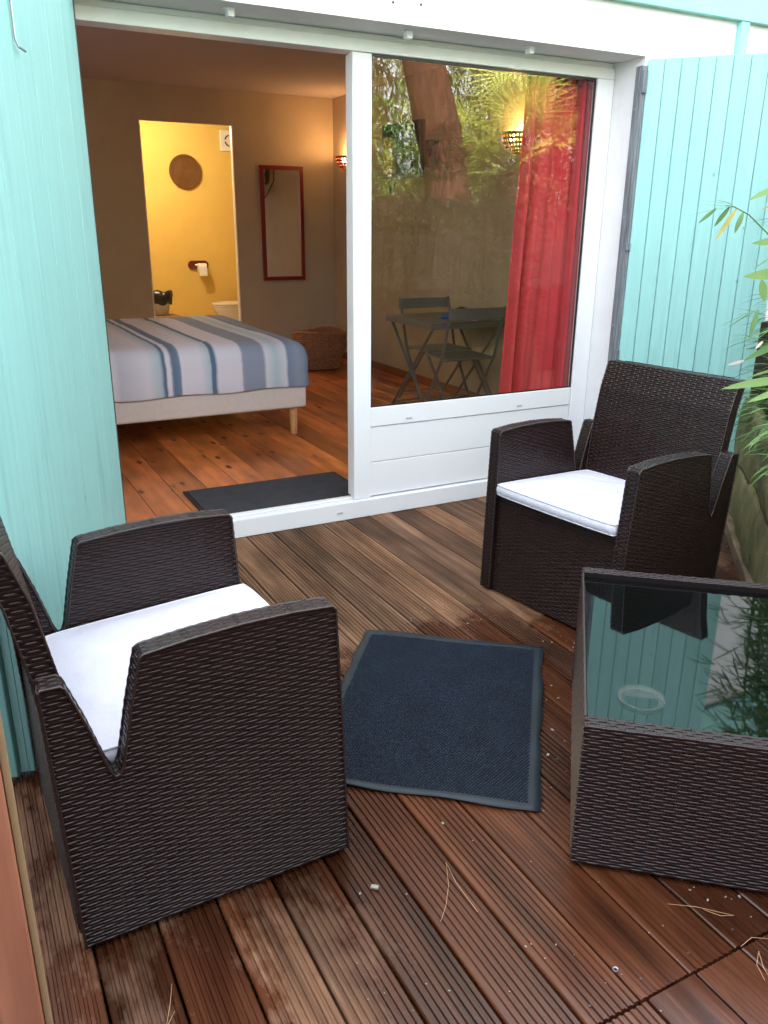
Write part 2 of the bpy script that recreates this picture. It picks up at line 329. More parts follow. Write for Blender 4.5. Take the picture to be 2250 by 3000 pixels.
for k in range(k0, 26):
    x = 1.534 + PIT * (k - 5) + PIT / 2
    if x > 4.4 or x < -1.25: continue
    # planks under the blue mat and along the door are deeply grooved, the ones at the right are flatter
    kind = 1 if (k < 5 and rd.random() < .85) else rd.choice([1, 2, 1, 2, 0] if k < 9 else [2, 0, 2, 1])
    if k in (3, 4): kind = 1
    if k in (5, 6, 7, 8): kind = [1, 2, 0, 2][k - 5]
    deck_plank(kind, x, .815, 2.735, .1255)
for k in range(k0, 26):
    x = 1.534 + PIT * (k - 5) + PIT / 2 + .012
    if x > 4.4 or x < -1.25: continue
    if x < .95:   # the left bays run through: their joint lies further back towards the fence
        deck_plank(1 if rd.random() < .8 else 2, x - .012, -1.0, 1.811, .1255)
    else:
        deck_plank(rd.choice([2, 0, 2, 1]), x, -1.0, 1.808, .1255)
for y in (3.2, 2.6, 2.0, 1.4, .80, .2, -.4): jb = MB(); jb.box(-1.25, 4.4, y - .03, y + .03, -.12, -.027); jb.build('deck_joist', DARKRED, dk)
# screws at the plank ends
sc = MB()
for k in range(-4, 20):
    x = 1.534 + PIT * (k - 5)
    for yy in (.85,):
        for dx in (.035,): sc.lathe([(0, .0006), (.0028, .0006), (.003, -.001)], 7, (x + dx, yy, 0))
sc.build('screw', DARKMETAL, dk, kind='stuff')

# ------------------------------------------------------------------ house front
hf = thing('house', 'white rendered house front with turquoise trims around the wide sliding door', 'house', (0, YW, 0))
def H(mb, name, m, **k):
    for i, p in enumerate(mb.v): mb.v[i] = (p[0], p[1] - YW, p[2])
    return mb.build(name, m, hf, **k)
XL, XRr = .44, 3.185     # opening
b = MB(); b.box(XRr, 9, YW, Y0 + .12, -.3, 2.19); b.box(-5, XL, YW, Y0 + .12, -.3, 2.19); b.box(-5, 9, YW, Y0 + .12, 2.19, 4.1)
H(b, 'wall', PLASTER)
b = MB(); b.box(-5.2, 9.2, YW + .45, 11.2, 3.2, 4.25); b.box(-5.2, -4.9, YW + .21, 11.2, -.3, 3.2); b.box(8.9, 9.2, YW + .21, 11.2, -.3, 3.2); b.box(-5.2, 9.2, 11.0, 11.2, -.3, 3.2)
H(b, 'roof', PLASTER)
b = MB(); b.box(2.2, 9, YW - .035, YW - .002, 2.395, 2.43); H(b, 'horizontal_trim', TURQG, bevel=.004)
b = MB(); b.box(3.775, 3.835, YW - .030, YW - .002, -.2, 2.3945); H(b, 'vertical_trim', TURQG, bevel=.003)
for i in range(12):
    b = MB(); b.box(2.2, 9, YW - .022, YW - .002, 2.432 + i * .13, 2.558 + i * .13); H(b, 'siding_board', TURQG, bevel=.003)
b = MB()
for q in ((1.80, 2.262), (1.93, 2.268)): b.tube([(q[0], YW - .004, q[1]), (q[0], YW + .002, q[1])], .005, 8)
H(b, 'wall_screw', DARKMETAL, kind='stuff')

# ------------------------------------------------------------------ sliding door
sd = thing('sliding_door', 'wide white sliding glass door, left half open, right half closed in front of a red curtain', 'door', (0, Y0, 0))
def D(mb, name, m, par=None, **k):
    for i, p in enumerate(mb.v): mb.v[i] = (p[0], p[1] - Y0, p[2])
    return mb.build(name, m, par or sd, **k)
b = MB()
b.box(XL + .002, XRr - .002, Y0, Y0 + .10, 2.114, 2.165); b.box(XL + .002, XRr - .002, Y0 + .014, Y0 + .10, 2.1655, 2.189)
b.box(3.078, XRr - .002, Y0 + .0005, Y0 + .040, .0005, 2.1135); b.box(XL + .002, XL + .10, Y0 + .0005, Y0 + .10, .0005, 2.1135)
D(b, 'frame', WHITE, bevel=.004)
b = MB(); b.box(XL + .102, 3.076, Y0 - .012, Y0 + .095, .001, .092); b.box(XL + .102, 3.076, Y0 + .03, Y0 + .045, .0925, .102)
D(b, 'sill', WHITE, bevel=.004)
b = MB(); b.box(1.718, 1.812, Y0 + .004, Y0 + .045, .094, 2.112); D(b, 'stile', WHITE, bevel=.004)
b = MB(); b.box(1.724, 1.806, Y0 + .050, Y0 + .09, .104, 2.110); D(b, 'stile', WHITE, bevel=.004)
b = MB(); b.box(1.8125, 3.074, Y0 + .006, Y0 + .045, .464, .560); D(b, 'rail', WHITE, bevel=.003)
for z0, z1 in ((.100, .276), (.279, .460)):
    b = MB(); b.box(1.8125, 3.074, Y0 + .012, Y0 + .040, z0, z1); D(b, 'panel', WHITE, bevel=.003)
b = MB(); b.box(1.814, 3.072, Y0 + .020, Y0 + .026, .562, 2.110); D(b, 'glass_pane', PANE)
b = MB()   # black gasket round the pane
for x0, x1, z0, z1 in ((1.8125, 3.077, 2.1035, 2.1125), (1.8125, 3.077, .5605, .5665), (3.068, 3.077, .567, 2.103), (1.8125, 1.818, .567, 2.103)): b.box(x0, x1, Y0 + .0125, Y0 + .0195, z0, z1)
D(b, 'gasket', BLACKPL)
for x, z in ((2.03, .489), (2.72, .489), (1.63, .045), (2.70, .045)):
    b = MB(); y = Y0 + (.005 if z > .1 else -.013); b.box(x - .016, x + .016, y - .004, y + .002, z - .004, z + .004); D(b, 'drain_cap', mat('cap_grey', (.5, .5, .5), .5) if x == 2.03 else bpy.data.materials['cap_grey'], bevel=.0015)
for i, x in enumerate((1.145, 1.924, 2.563)):
    b = MB(); b.box(x - .013, x + .013, 3.425, 3.46, 2.158, 2.1895); b.box(x - .030, x + .016, 3.430, 3.455, 2.184, 2.1893)
    o = b.build('soffit_clip', [WHITE], None, bevel=.002)
    tag(o, ['small white clip on the lintel underside above the open doorway', 'small white clip on the lintel underside near the door centre post', 'small white clip on the lintel underside above the glass pane'][i], 'clip', 'white clips under the lintel')
# pivot bar of the right shutter on the reveal
# ------------------------------------------------------------------ shutters
def shutter(name, A, d, boards, bw, z0, z1, th, label, back, gap=.0011):
    """A = start point (x,y); d = unit direction; face normal is (d.y,-d.x) side; boards laid along d"""
    t = thing(name, label, 'shutter', (A[0], A[1], 0), math.atan2(d[1], d[0]))
    s = 0
    for i, wd in enumerate(boards):
        mb = MB(); mb.box(s + gap, s + wd - gap, 0, th * .45, z0 + random.uniform(0, .002), z1)
        mb.build('board', TURQ, t, bevel=.0022, segs=1); s += wd
    mb = MB(); mb.box(.002, s - .002, th * .45 + .0005, th, z0 + .003, z1 - .001); mb.build('tongue_layer', TURQ, t)
    return t, s
dx, dy = .443, -.49; n_ = math.hypot(dx, dy); d = (dx / n_, dy / n_)
tR, wR = shutter('folding_shutter', (3.196, 3.342), d, [.0770] * 9, .0735, .02, 2.178, .032, 'turquoise narrow-board shutter swung open behind the right armchair', 1)
mb = MB(); mb.box(-.014, -.001, -.002, .034, .03, 2.15); mb.build('edge_strip', GREY, tR, bevel=.002)
for z in (.35, 1.1, 1.85): mb = MB(); mb.box(.02, .66, .033, .055, z, z + .09); mb.build('batten', TURQG, tR, bevel=.003)
# hinge bar on the reveal
hb = MB(); hb.box(XRr - .014, XRr - .001, YW - .004, YW + .044, .02, 2.150); hb.box(XRr - .020, XRr - .0145, YW + .008, YW + .022, .02, 2.145)
o = hb.build('hinge_bar', GREY, None, bevel=.002); tag(o, 'weathered grey metal hinge bar up the right side of the doorway', 'hinge bar')
for z, hh in ((2.03, .10), (1.30, .035), (.74, .05), (.3, .05)):
    hb = MB(); hb.box(XRr - .004, XRr + .008, YW - .018, YW - .006, z, z + hh); hb.tube([(XRr - .010, YW - .012, z + .0), (XRr - .010, YW - .012, z + hh)], .007, 8); hb.build('hinge', GREY, o, bevel=.001)
for z in (1.96, 1.46, .92, .5): hb = MB(); hb.tube([(XRr - .014, YW + .020, z), (XRr - .023, YW + .020, z)], .006, 8); hb.build('bolt', METAL, o)
# left folding shutter: two leaves
A2 = (.044, 2.068); B2 = (.572, 3.43); L2 = math.hypot(B2[0] - A2[0], B2[1] - A2[1]); d2 = ((B2[0] - A2[0]) / L2, (B2[1] - A2[1]) / L2)
tL, wL = shutter('folding_shutter', A2, d2, [.213, .213, .2135, .0022 + .195, .205, .205, .2105], .2, .02, 2.5, .036, 'turquoise broad-board shutter standing open at the left of the doorway', 1, .0021)
mb = MB(); mb.box(wL, wL + .014, -.001, .037, .03, 2.48); mb.build('edge_strip', DARKMETAL, tL, bevel=.002)
for z in (.25, 1.1, 1.95):
    mb = MB(); mb.box(.07, .62, .037, .062, z, z + .1); mb.build('batten', TURQG, tL, bevel=.003)
    mb = MB(); mb.box(.66, wL - .02, .037, .062, z, z + .1); mb.build('batten', TURQG, tL, bevel=.003)
mb = MB(); mb.box(-.02, .06, .038, .075, .02, 2.48); mb.build('end_post', TURQG, tL, bevel=.004)
mb = MB(); mb.tube([(.655, -.006, 2.3), (.655, -.006, 1.88), (.658, -.012, 1.862), (.70, -.018, 1.858)], .0032, 6); mb.build('shutter_hook', METAL, tL)
# ------------------------------------------------------------------ the room behind the door
b = MB()
for (nm, bx) in (('room_back', None),): pass
def struct(mb, name, m): return tag(mb.build(name, m), kind='structure')
DX0, DX1, DZ = 1.852, 2.742, 2.297
b = MB(); YI = Y0 + .12
b.box(-1.4, DX0, YB, YB + .06, -.1, ZC + .2); b.box(DX1, 4.7, YB, YB + .06, -.1, ZC + .2); b.box(DX0, DX1, YB, YB + .06, DZ, ZC + .2)
struct(b, 'wall_back', WALLIN)
b = MB(); b.box(XR, XR + .1, YI - .001, YB - .001, -.1, ZC + .1); struct(b, 'wall_right', WALLIN)
b = MB(); b.box(-1.5, -1.401, YI - .001, YB + .1, -.1, ZC + .1); struct(b, 'wall_left', WALLIN)
b = MB(); b.box(-1.4, XL, YI + .001, YI + .03, -.1, ZC); b.box(XRr, XR - .001, YI + .001, YI + .03, -.1, ZC); b.box(XL, XRr, YI + .001, YI + .03, 2.19, ZC); struct(b, 'wall_front', WALLIN)
b = MB(); b.box(-1.4, XR - .001, YI + .031, YB - .001, ZC, ZC + .09); struct(b, 'ceiling', CEIL)
fl = thing('floor', None, None, kind='structure')
fb = MB(); fb.box(-1.4, XR - .001, YI - .12, YB + .1, -.08, ZF - .021); fb.build('subfloor', DARKRED, fl)
FW = .178
k = 0; x = .978 - FW * 13
base = None
while x < XR - .02:
    x1 = min(x + FW, XR - .002)
    cuts = [YI - .025] + ([rd.uniform(5.2, 7.2)] if k % 2 else [rd.uniform(4.9, 6.6)]) + [YB + .09]
    for ya, yb in zip(cuts, cuts[1:]):
        mb = MB(); mb.box(x + .0012, x1 - .0012, ya + .001, yb - .001, ZF - .02, ZF)
        mb.build('floorboard', FLOOR, fl, bevel=.0015, segs=1)
    x += FW; k += 1
sk = MB(); sk.box(XR - .016, XR - .001, YI + .2, YB - .002, ZF + .001, ZF + .075); sk.box(DX1 + .01, XR - .017, YB - .016, YB - .001, ZF + .001, ZF + .075); sk.box(-1.39, DX0 - .01, YB - .016, YB - .001, ZF + .001, ZF + .075)
struct(sk, 'skirting', SKIRT)
# bathroom
b = MB(); b.box(1.0, 4.6, 10.75, 10.85, -.1, 2.8); b.box(.9, 1.0, YB + .061, 10.85, -.1, 2.8); b.box(4.6, 4.7, YB + .061, 10.85, -.1, 2.8)
struct(b, 'bathroom_wall', YELLOW)
b = MB(); b.box(1.0, 4.6, YB + .061, 10.75, 2.7, 2.8); struct(b, 'bathroom_ceiling', CEIL)
b = MB(); b.box(1.0, 4.6, YB + .101, 10.75, -.05, ZF); struct(b, 'bathroom_floor', mat('beige_tiles', (.4, .34, .26), .3))
b = MB(); b.box(DX1 - .012, DX1 - .001, YB - .003, YB + .055, ZF, DZ - .001); b.box(DX0 + .001, DX0 + .012, YB - .003, YB + .055, ZF, DZ - .001)
o = b.build('door_lining', mat('cream_paint', (.8, .74, .62), .5), None); tag(o, 'cream lining of the opening to the yellow bathroom', 'door lining')

# ------------------------------------------------------------------ rattan weave
def weave(mb, fmap, poly, pitch=.0078, Ls=.0235, amp=.0015, hw=.0037, ph=0.0):
    """rows along u; fmap(u,v,h)->3D; poly in (u,v)"""
    vs = [p[1] for p in poly]; v0, v1 = min(vs), max(vs); n = max(1, int(round((v1 - v0) / pitch))); pt = (v1 - v0) / n; hw = min(hw, pt * .45)
    P = len(poly); st = Ls / 3
    for r in range(n):
        v = v0 + (r + .5) * pt; xs = []
        for i in range(P):
            (ua, va), (ub, vb) = poly[i], poly[(i + 1) % P]
            if (va <= v < vb) or (vb <= v < va): xs.append(ua + (ub - ua) * (v - va) / (vb - va))
        xs.sort()
        jit = random.uniform(-.0013, .0013); fr1, fr2 = random.uniform(9, 17), random.uniform(0, 6)
        for j in range(0, len(xs) - 1, 2):
            a, c = xs[j] + .001, xs[j + 1] - .001
            if c - a < .004: continue
            us = [a, c]; base = -(jit + ph) - r * Ls; k0_ = int(math.floor((a - base) / (2 * Ls))) - 1; k1_ = int(math.ceil((c - base) / (2 * Ls))) + 1
            for kk in range(k0_, k1_):
                for f_ in (-.30, .30, .44, 1.56):
                    u = base + (2 * kk + f_) * Ls
                    if a + .0008 < u < c - .0008: us.append(u)
            us.sort(); b0 = len(mb.v); m = len(us) - 1
            for u in us:
                cw = cos(pi * ((u - base) / Ls)); v_s = v; v = v_s + .0004 * sin(u * fr1 + fr2); h = amp * (1 + .10 * sin(u * fr1 * 2.3 + fr2)) * max(-.75, min(1, 1.7 * cw)); dv = hw * (.93 + .07 * cw)
                mb.v.append(tuple(fmap(u, v - dv, h - .0019))); mb.v.append(tuple(fmap(u, v - dv * .62, h))); mb.v.append(tuple(fmap(u, v + dv * .62, h))); mb.v.append(tuple(fmap(u, v + dv, h - .0019))); v = v_s
            for q in range(m):
                o_ = b0 + q * 4
                for k in range(3): mb.f.append((o_ + k, o_ + 4 + k, o_ + 5 + k, o_ + 1 + k)); mb.mi.append(mb.m)
def offset_poly(poly, e):
    cx = sum(p[0] for p in poly) / len(poly); cy = sum(p[1] for p in poly) / len(poly)
    return poly
# ------------------------------------------------------------------ armchair
WB, WT, HA, TA = .3326, .3466, .655, .046
def hwid(z): return WB + (WT - WB) * z / HA
SIDE = [(0.0, .012), (.6007, .012), (.585, .36), (.569, .655), (.562, .664), (.47, .671), (.36, .671), (.26, .665), (.168, .655), (.160, .648), (.135, .54), (.112, .425), (.104, .408), (.094, .405), (.084, .425), (.055, .53), (.024, .622), (.016, .630), (-.016, .630), (-.021, .622), (-.012, .35)]
def make_armchair():
    t = thing('armchair', 'x', 'armchair')
    for s in (-1, 1):
        core = MB(); e = .0016
        core.prism(SIDE, lambda u, v: (u, s * (hwid(v) - e), v), lambda u, v: (u, s * (hwid(v) - TA + e), v))
        sp = core.build('side_panel', RCORE, t)
        wv = MB()
        weave(wv, lambda u, v, h: (u, s * (hwid(v) + h), v), SIDE)
        weave(wv, lambda u, v, h: (u, s * (hwid(v) - TA - h), v), SIDE, ph=.01)
        # woven edge bands following the outline
        out = SIDE[1:] + SIDE[:1]
        for i in range(len(out) - 1):
            a, c = Vector((out[i][0], 0, out[i][1])), Vector((out[i + 1][0], 0, out[i + 1][1]))
            L = (c - a).length
            if L < .004: continue
            dd = (c - a) / L; nn = Vector((dd.z, 0, -dd.x)); 
            def fm(u, v, h, a=a, dd=dd, nn=nn):
                p = a + dd * u + nn * h; return (p.x, s * (hwid(p.z) - TA / 2 + v), p.z)
            if abs(dd.z) > .8 and out[i][0] > .4: # front edge: rows across
                weave(wv, lambda v, u, h: fm(u, v, h), [(-TA / 2, 0), (TA / 2, 0), (TA / 2, L), (-TA / 2, L)])
            elif abs(dd.z) > .8: weave(wv, lambda v, u, h: fm(u, v, h), [(-TA / 2, 0), (TA / 2, 0), (TA / 2, L), (-TA / 2, L)], pitch=.011)
            else: weave(wv, fm, [(0, -TA / 2), (L, -TA / 2), (L, TA / 2), (0, TA / 2)], ph=a.x)
        wv.build('woven_strands', RATTAN, sp, kind='stuff')
        for side in (0, 1):
            rm = MB(); pts = []
            for (u, v) in SIDE[1:-1] + [SIDE[-1], SIDE[0]]:
                y = s * (hwid(v) + .0005) if side == 0 else s * (hwid(v) - TA - .0005); pts.append((u, y, v))
            # a twisted binding: short wraps along the edge
            full = []
            for a, c in zip(pts, pts[1:]):
                a, c = Vector(a), Vector(c); m = max(1, int((c - a).length / .011))
                for q in range(m): full.append(a + (c - a) * q / m)
            full.append(Vector(pts[-1]))
            rm.tube(full, [.0026 + .0011 * (i % 2) for i in range(len(full))], 5)
            rm.build('binding', RBIND, sp, smooth=True)
    # front panel
    yi = WB - TA - .003
    def fr(u, v, h): return (.588 - .028 * v / .655 + h - .004, u, v)
    poly = [(-yi, .012), (yi, .012), (yi + .01, .415), (.0, .400), (-yi - .01, .415)]
    poly = [(-yi, .012), (yi, .012), (yi + .008, .418), (yi * .5, .404), (0, .400), (-yi * .5, .404), (-yi - .008, .418)]
    c = MB(); c.prism(poly, lambda u, v: fr(u, v, -.003), lambda u, v: fr(u, v, -.03)); fp = c.build('front_panel', RCORE, t)
    wv = MB(); weave(wv, fr, poly); wv.build('woven_strands', RATTAN, fp, kind='stuff')
    # seat deck, a woven plane that slopes back
    c = MB(); c.prism([(.03, -yi), (.555, -yi), (.555, yi), (.03, yi)], lambda u, v: (u, v, .372 + .055 * u - .004), lambda u, v: (u, v, .34 + .055 * u)); c.build('seat', RCORE, t)
    # back: lower closing panel and the backrest
    def bx(v):    # x of front face of the backrest at height v
        if v < .63: return lerp(.062, .020, (v - .36) / .27)
        if v < .78: return lerp(.020, -.008, (v - .63) / .15)
        return lerp(-.008, -.043, (v - .78) / .106)
    yb = .297; BT = .045
    def fm(u, v, h): return (bx(v) + h, u, v)
    def fmb(u, v, h): return (bx(v) - BT - h, u, v)
    outl = [(-yb + .012, .36), (yb - .012, .36), (yb - .004, .62), (yb, .872), (yb - .012, .884), (.12, .889), (-.12, .889), (-yb + .012, .884), (-yb, .872), (-yb + .004, .62)]
    # build core as strips so that it follows the curve
    c = MB(); vsamp = [.36, .45, .54, .63, .68, .73, .78, .83, .86, .884]
    fr_, bk = [], []
    for v in vsamp:
        hw_ = yb - .012 + .012 * min(1, (v - .36) / .26); 
        c.v += [(bx(v) - .003, -hw_, v), (bx(v) - .003, hw_, v), (bx(v) - BT + .003, hw_, v), (bx(v) - BT + .003, -hw_, v)]
    for i in range(len(vsamp) - 1):
        for k in range(4): c.f.append((i * 4 + k, i * 4 + (k + 1) % 4, i * 4 + 4 + (k + 1) % 4, i * 4 + 4 + k)); c.mi.append(0)
    c.f += [(3, 2, 1, 0), tuple(4 * (len(vsamp) - 1) + k for k in range(4))]; c.mi += [0, 0]
    br = c.build('backrest', RCORE, t)
    wv = MB(); weave(wv, fm, outl, amp=.0022); weave(wv, fmb, outl, ph=.01)
    for s in (-1, 1):
        for v0_, v1_ in zip(vsamp, vsamp[1:]):
            def fs(u, v, h): return (bx(v) - BT / 2 + u, s * (yb - .012 + .012 * min(1, (v - .36) / .26) + h), v)
            weave(wv, fs, [(-BT / 2, v0_), (BT / 2, v0_), (BT / 2, v1_), (-BT / 2, v1_)])
    weave(wv, lambda u, v, h: (bx(.886) - BT / 2 + v, u, .886 + h), [(-yb, -BT / 2), (yb, -BT / 2), (yb, BT / 2), (-yb, BT / 2)])
    wv.build('woven_strands', RATTAN, br, kind='stuff')
    for off in (0, -BT):
        for s in (-1, 1):
            rm = MB(); pts = []
            for i in range(50):
                v = lerp(.40, .884, i / 49); pts.append((bx(v) + off, s * (yb - .012 + .012 * min(1, (v - .36) / .26) + .0005), v))
            rm.tube(pts, [.0022 + .0011 * (i % 2) for i in range(50)], 5); rm.build('binding', RBIND, br, smooth=True)
    bpoly = [(-WB + TA, .012), (WB - TA, .012), (WB - TA, .40), (-WB + TA, .40)]
    c = MB(); c.prism(bpoly, lambda u, v: (.018, u, v), lambda u, v: (-.004, u, v)); bp_ = c.build('back_panel', RCORE, t)
    wv = MB(); weave(wv, lambda u, v, h: (-.006 - h, u, v), bpoly); wv.build('woven_strands', RATTAN, bp_, kind='stuff')
    for x in (.03, .565):
        for s in (-1, 1):
            f = MB(); f.tube([(x, s * (WB - .023), 0), (x, s * (WB - .023), .014)], .014, 10); f.build('foot', BLACKPL, t)
    return t
def cushion_mesh(seed):
    """puffy seat cushion in chair coordinates with piping and gathered edge"""
    r = random.Random(seed); mb = MB(); nx, ny = 26, 26
    x0, x1, y1 = .052, .592, .287
    def seat(x): return .379 + .055 * x + .012
    def ptop(i, j):
        a = i / nx; c = j / ny
        x = lerp(x0, x1, a); y = lerp(-y1, y1, c)
        # corners rounded in, edges slightly bowed
        ex = abs(2 * a - 1); ey = abs(2 * c - 1)
        x += (-.006 * ey ** 8 if a > .5 else .006 * ey ** 8) + .006 * (1 - ey ** 2) * (a ** 4); y *= 1 - .02 * ex ** 8 - .018 * (1 - a)
        dome = (1 - ex ** 5) * (1 - ey ** 5)
        return x, y, dome
    b0 = 0
    for i in range(nx + 1):
        for j in range(ny + 1):
            x, y, dm = ptop(i, j); w_ = .0034 * sin(x * 27 + seed + y * 9) * sin(y * 19 + seed * 2) + .0016 * sin(x * 60 + y * 45)
            mb.v.append((x, y, seat(x) + .034 + .014 * dm + w_ * dm))
    for i in range(nx + 1):
        for j in range(ny + 1):
            x, y, dm = ptop(i, j); mb.v.append((x, y, seat(x) - .004 - .004 * dm * 0))
    N = (nx + 1) * (ny + 1); idx = lambda i, j: i * (ny + 1) + j
    for i in range(nx):
        for j in range(ny):
            mb.f.append((idx(i, j), idx(i + 1, j), idx(i + 1, j + 1), idx(i, j + 1))); mb.mi.append(0)
            mb.f.append((N + idx(i, j), N + idx(i, j + 1), N + idx(i + 1, j + 1), N + idx(i + 1, j))); mb.mi.append(0)
    ring = [(i, 0) for i in range(nx)] + [(nx, j) for j in range(ny)] + [(i, ny) for i in range(nx, 0, -1)] + [(0, j) for j in range(ny, 0, -1)]
    # side band, finely gathered
    m = len(ring); sub = 3; rows = 4; b1 = len(mb.v)
    tot = m * sub; cxm = (x0 + x1) / 2
    for q in range(rows + 1):
        for k in range(tot):
            i, j = ring[k // sub]; i2, j2 = ring[(k // sub + 1) % m]; f = (k % sub) / sub
            a = Vector(mb.v[idx(i, j)]).lerp(Vector(mb.v[idx(i2, j2)]), f); c = Vector(mb.v[N + idx(i, j)]).lerp(Vector(mb.v[N + idx(i2, j2)]), f)
            p = a.lerp(c, q / rows); o = Vector((p.x - cxm, p.y, 0)); 
            o = Vector((1 if o.x > 0 else -1, 0, 0)) if (i in (0, nx) and i2 in (0, nx)) else Vector((0, 1 if o.y > 0 else -1, 0))
            bul = sin(pi * q / rows) * .007 + (.0011 * sin(k * 2.1) + .0008 * sin(k * .9 + seed)) * sin(pi * q / rows)
            mb.v.append(tuple(p + o * bul))
    for q in range(rows):
        for k in range(tot):
            k2 = (k + 1) % tot; mb.f.append((b1 + q * tot + k, b1 + (q + 1) * tot + k, b1 + (q + 1) * tot + k2, b1 + q * tot + k2)); mb.mi.append(0)
    top = [mb.v[idx(i, j)] for i, j in ring]; bot = [mb.v[N + idx(i, j)] for i, j in ring]
    return mb, top + [top[0]], bot + [bot[0]]
def add_cushion(chair, label, seed):
    c = thing('seat_cushion', label, 'cushion', tuple(chair.location), chair.rotation_euler.z, 'white cushions on the armchairs')
    mb, top, bot = cushion_mesh(seed); mb.build('cushion_cover', CUSH, c, smooth=True)
    p = MB(); p.tube(top, .0034, 6, cap=False); p.tube(bot, .003, 6, cap=False); p.build('piping', CUSH, c, smooth=True)
ch1 = make_armchair(); ch1.location = (.0643, 1.7521, 0); ch1.rotation_euler.z = .0276
tag(ch1, 'dark brown woven armchair seen from its side, nearest at lower left beside the blue mat', 'armchair', 'woven armchairs on the deck')
ch2 = copy_tree(ch1); ch2.location = (2.458, 2.3174, 0); ch2.rotation_euler.z = 3.299
tag(ch2, 'dark brown woven armchair facing the camera in front of the turquoise right shutter', 'armchair', 'woven armchairs on the deck')
add_cushion(ch1, 'white seat cushion in the nearer armchair at lower left', 3)
add_cushion(ch2, 'white seat cushion in the armchair in front of the right shutter', 8)

# ------------------------------------------------------------------ glass-topped table
TW, TD, TH = .62, .907, .385
tb = thing('coffee_table', 'low dark woven table with a dark reflecting glass top at the right', 'table', (1.117, 1.156, 0), math.atan2(.916 - 1.161, 1.41 - 1.122))
# local x along near side, y towards the house
b = MB(); b.box(.004, TW - .004, .004, TD - .004, .012, TH - .029); bd = b.build('body', RCORE, tb)
wv = MB()
weave(wv, lambda u, v, h: (u, -h, v), [(0, .012), (TW, .012), (TW, TH), (0, TH)], pitch=.0080, Ls=.025)
weave(wv, lambda u, v, h: (u, TD + h, v), [(0, .012), (TW, .012), (TW, TH), (0, TH)], Ls=.025)
weave(wv, lambda u, v, h: (-h, u, v), [(0, .012), (TD, .012), (TD, TH), (0, TH)], Ls=.025)
weave(wv, lambda u, v, h: (TW + h, u, v), [(0, .012), (TD, .012), (TD, TH), (0, TH)], Ls=.025)
wv.build('woven_strands', RATTAN, bd, kind='stuff')
for y0 in (0, TD - .042):
    b = MB(); b.box(.001, TW - .001, y0 + .001, y0 + .041, TH - .0285, TH - .003); rim = b.build('rim', RCORE, tb)
    wv = MB(); weave(wv, lambda u, v, h: (u, v, TH + h), [(0, y0), (TW, y0), (TW, y0 + .042), (0, y0 + .042)], pitch=.0095, Ls=.02, amp=.002)
    wv.build('woven_strands', RATTAN, rim, kind='stuff')
for x0 in (.0, TW - .006):
    b = MB(); b.box(x0, x0 + .006, .043, TD - .043, TH - .029, TH - .0005); b.build('side_rim', RBIND, tb, bevel=.001)
b = MB(); b.box(.0065, TW - .0065, .043, TD - .043, TH - .015, TH - .007)
for i, p in enumerate(b.v): b.v[i] = (p[0], p[1], p[2] - .0115 * (p[1] - .04) / TD + .001)
b.build('glass_top', BLKGL, tb, bevel=.0015)
for x in (.03, TW - .03):
    for y in (.03, TD - .03):
        f = MB(); f.tube([(x, y, 0), (x, y, .014)], .014, 10); f.build('foot', BLACKPL, tb)

film = mat('pale_film', (.32, .32, .27), .3, .15); _n = film.node_tree; _b = _n.nodes['Principled BSDF']; _b.inputs['Alpha'].default_value = .07
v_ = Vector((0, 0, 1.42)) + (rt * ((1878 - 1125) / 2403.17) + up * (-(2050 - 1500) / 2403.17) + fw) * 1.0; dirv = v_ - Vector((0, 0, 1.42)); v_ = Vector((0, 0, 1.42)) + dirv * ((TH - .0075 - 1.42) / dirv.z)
b = MB(); b.lathe([(0, .0005), (.040, .0005), (.052, .004), (.054, .010), (.051, .010), (.049, .005), (.038, .002), (0, .002)], 32)  # added see-through disc standing in for a pale round spot on the glass
o = b.build('pale_disc', film, None, smooth=True, loc=(v_.x, v_.y, TH - .0095)); tag(o, 'thin pale disc added on the dark glass table top for a pale round spot', 'pale_disc')

# ------------------------------------------------------------------ blue mat on the deck
C0 = Vector((.665, 1.737, 0)); C1 = Vector((1.167, 1.334, 0)); C2 = Vector((1.699, 2.031, 0)); C3 = Vector((1.197, 2.434, 0))
ux = (C1 - C0); MW = ux.length; uy = (C3 - C0); ML = uy.length
bm_t = thing('doormat', 'blue ribbed doormat with grey rubber border lying askew on the wet deck', 'doormat', tuple(C0), math.atan2(ux.y, ux.x))
def matz(u, v):  # gentle ripples of the rubber
    e = min(u, MW - u, v, ML - v); return .0035 + (.0028 * (1 + sin(u * 17 + v * 6)) + .002 * (1 + sin(v * 23))) * math.exp(-max(e, 0) * 18)
nu, nv = 30, 42; b = MB()
def wob(u, v):
    if v < .001 or v > ML - .001: v += .0035 * sin(u * 21) + .003 * sin(u * 9)
    if u < .001 or u > MW - .001: u += .003 * sin(v * 15) + .0025 * sin(v * 33)
    return u, v
for zoff in (0, -.003):
    for i in range(nu + 1):
        for j in range(nv + 1):
            u, v = MW * i / nu, ML * j / nv; uu, vv = wob(u, v); b.v.append((uu, vv, matz(u, v) + zoff))
q = (nu + 1) * (nv + 1); ix = lambda i, j: i * (nv + 1) + j
for i in range(nu):
    for j in range(nv):
        b.f.append((ix(i, j), ix(i + 1, j), ix(i + 1, j + 1), ix(i, j + 1))); b.f.append((q + ix(i, j), q + ix(i, j + 1), q + ix(i + 1, j + 1), q + ix(i + 1, j))); b.mi += [0, 0]
rg = [(i, 0) for i in range(nu)] + [(nu, j) for j in range(nv)] + [(i, nv) for i in range(nu, 0, -1)] + [(0, j) for j in range(nv, 0, -1)]
for k in range(len(rg)):
    a, c = rg[k], rg[(k + 1) % len(rg)]; b.f.append((ix(*a), q + ix(*a), q + ix(*c), ix(*c))); b.mi.append(0)
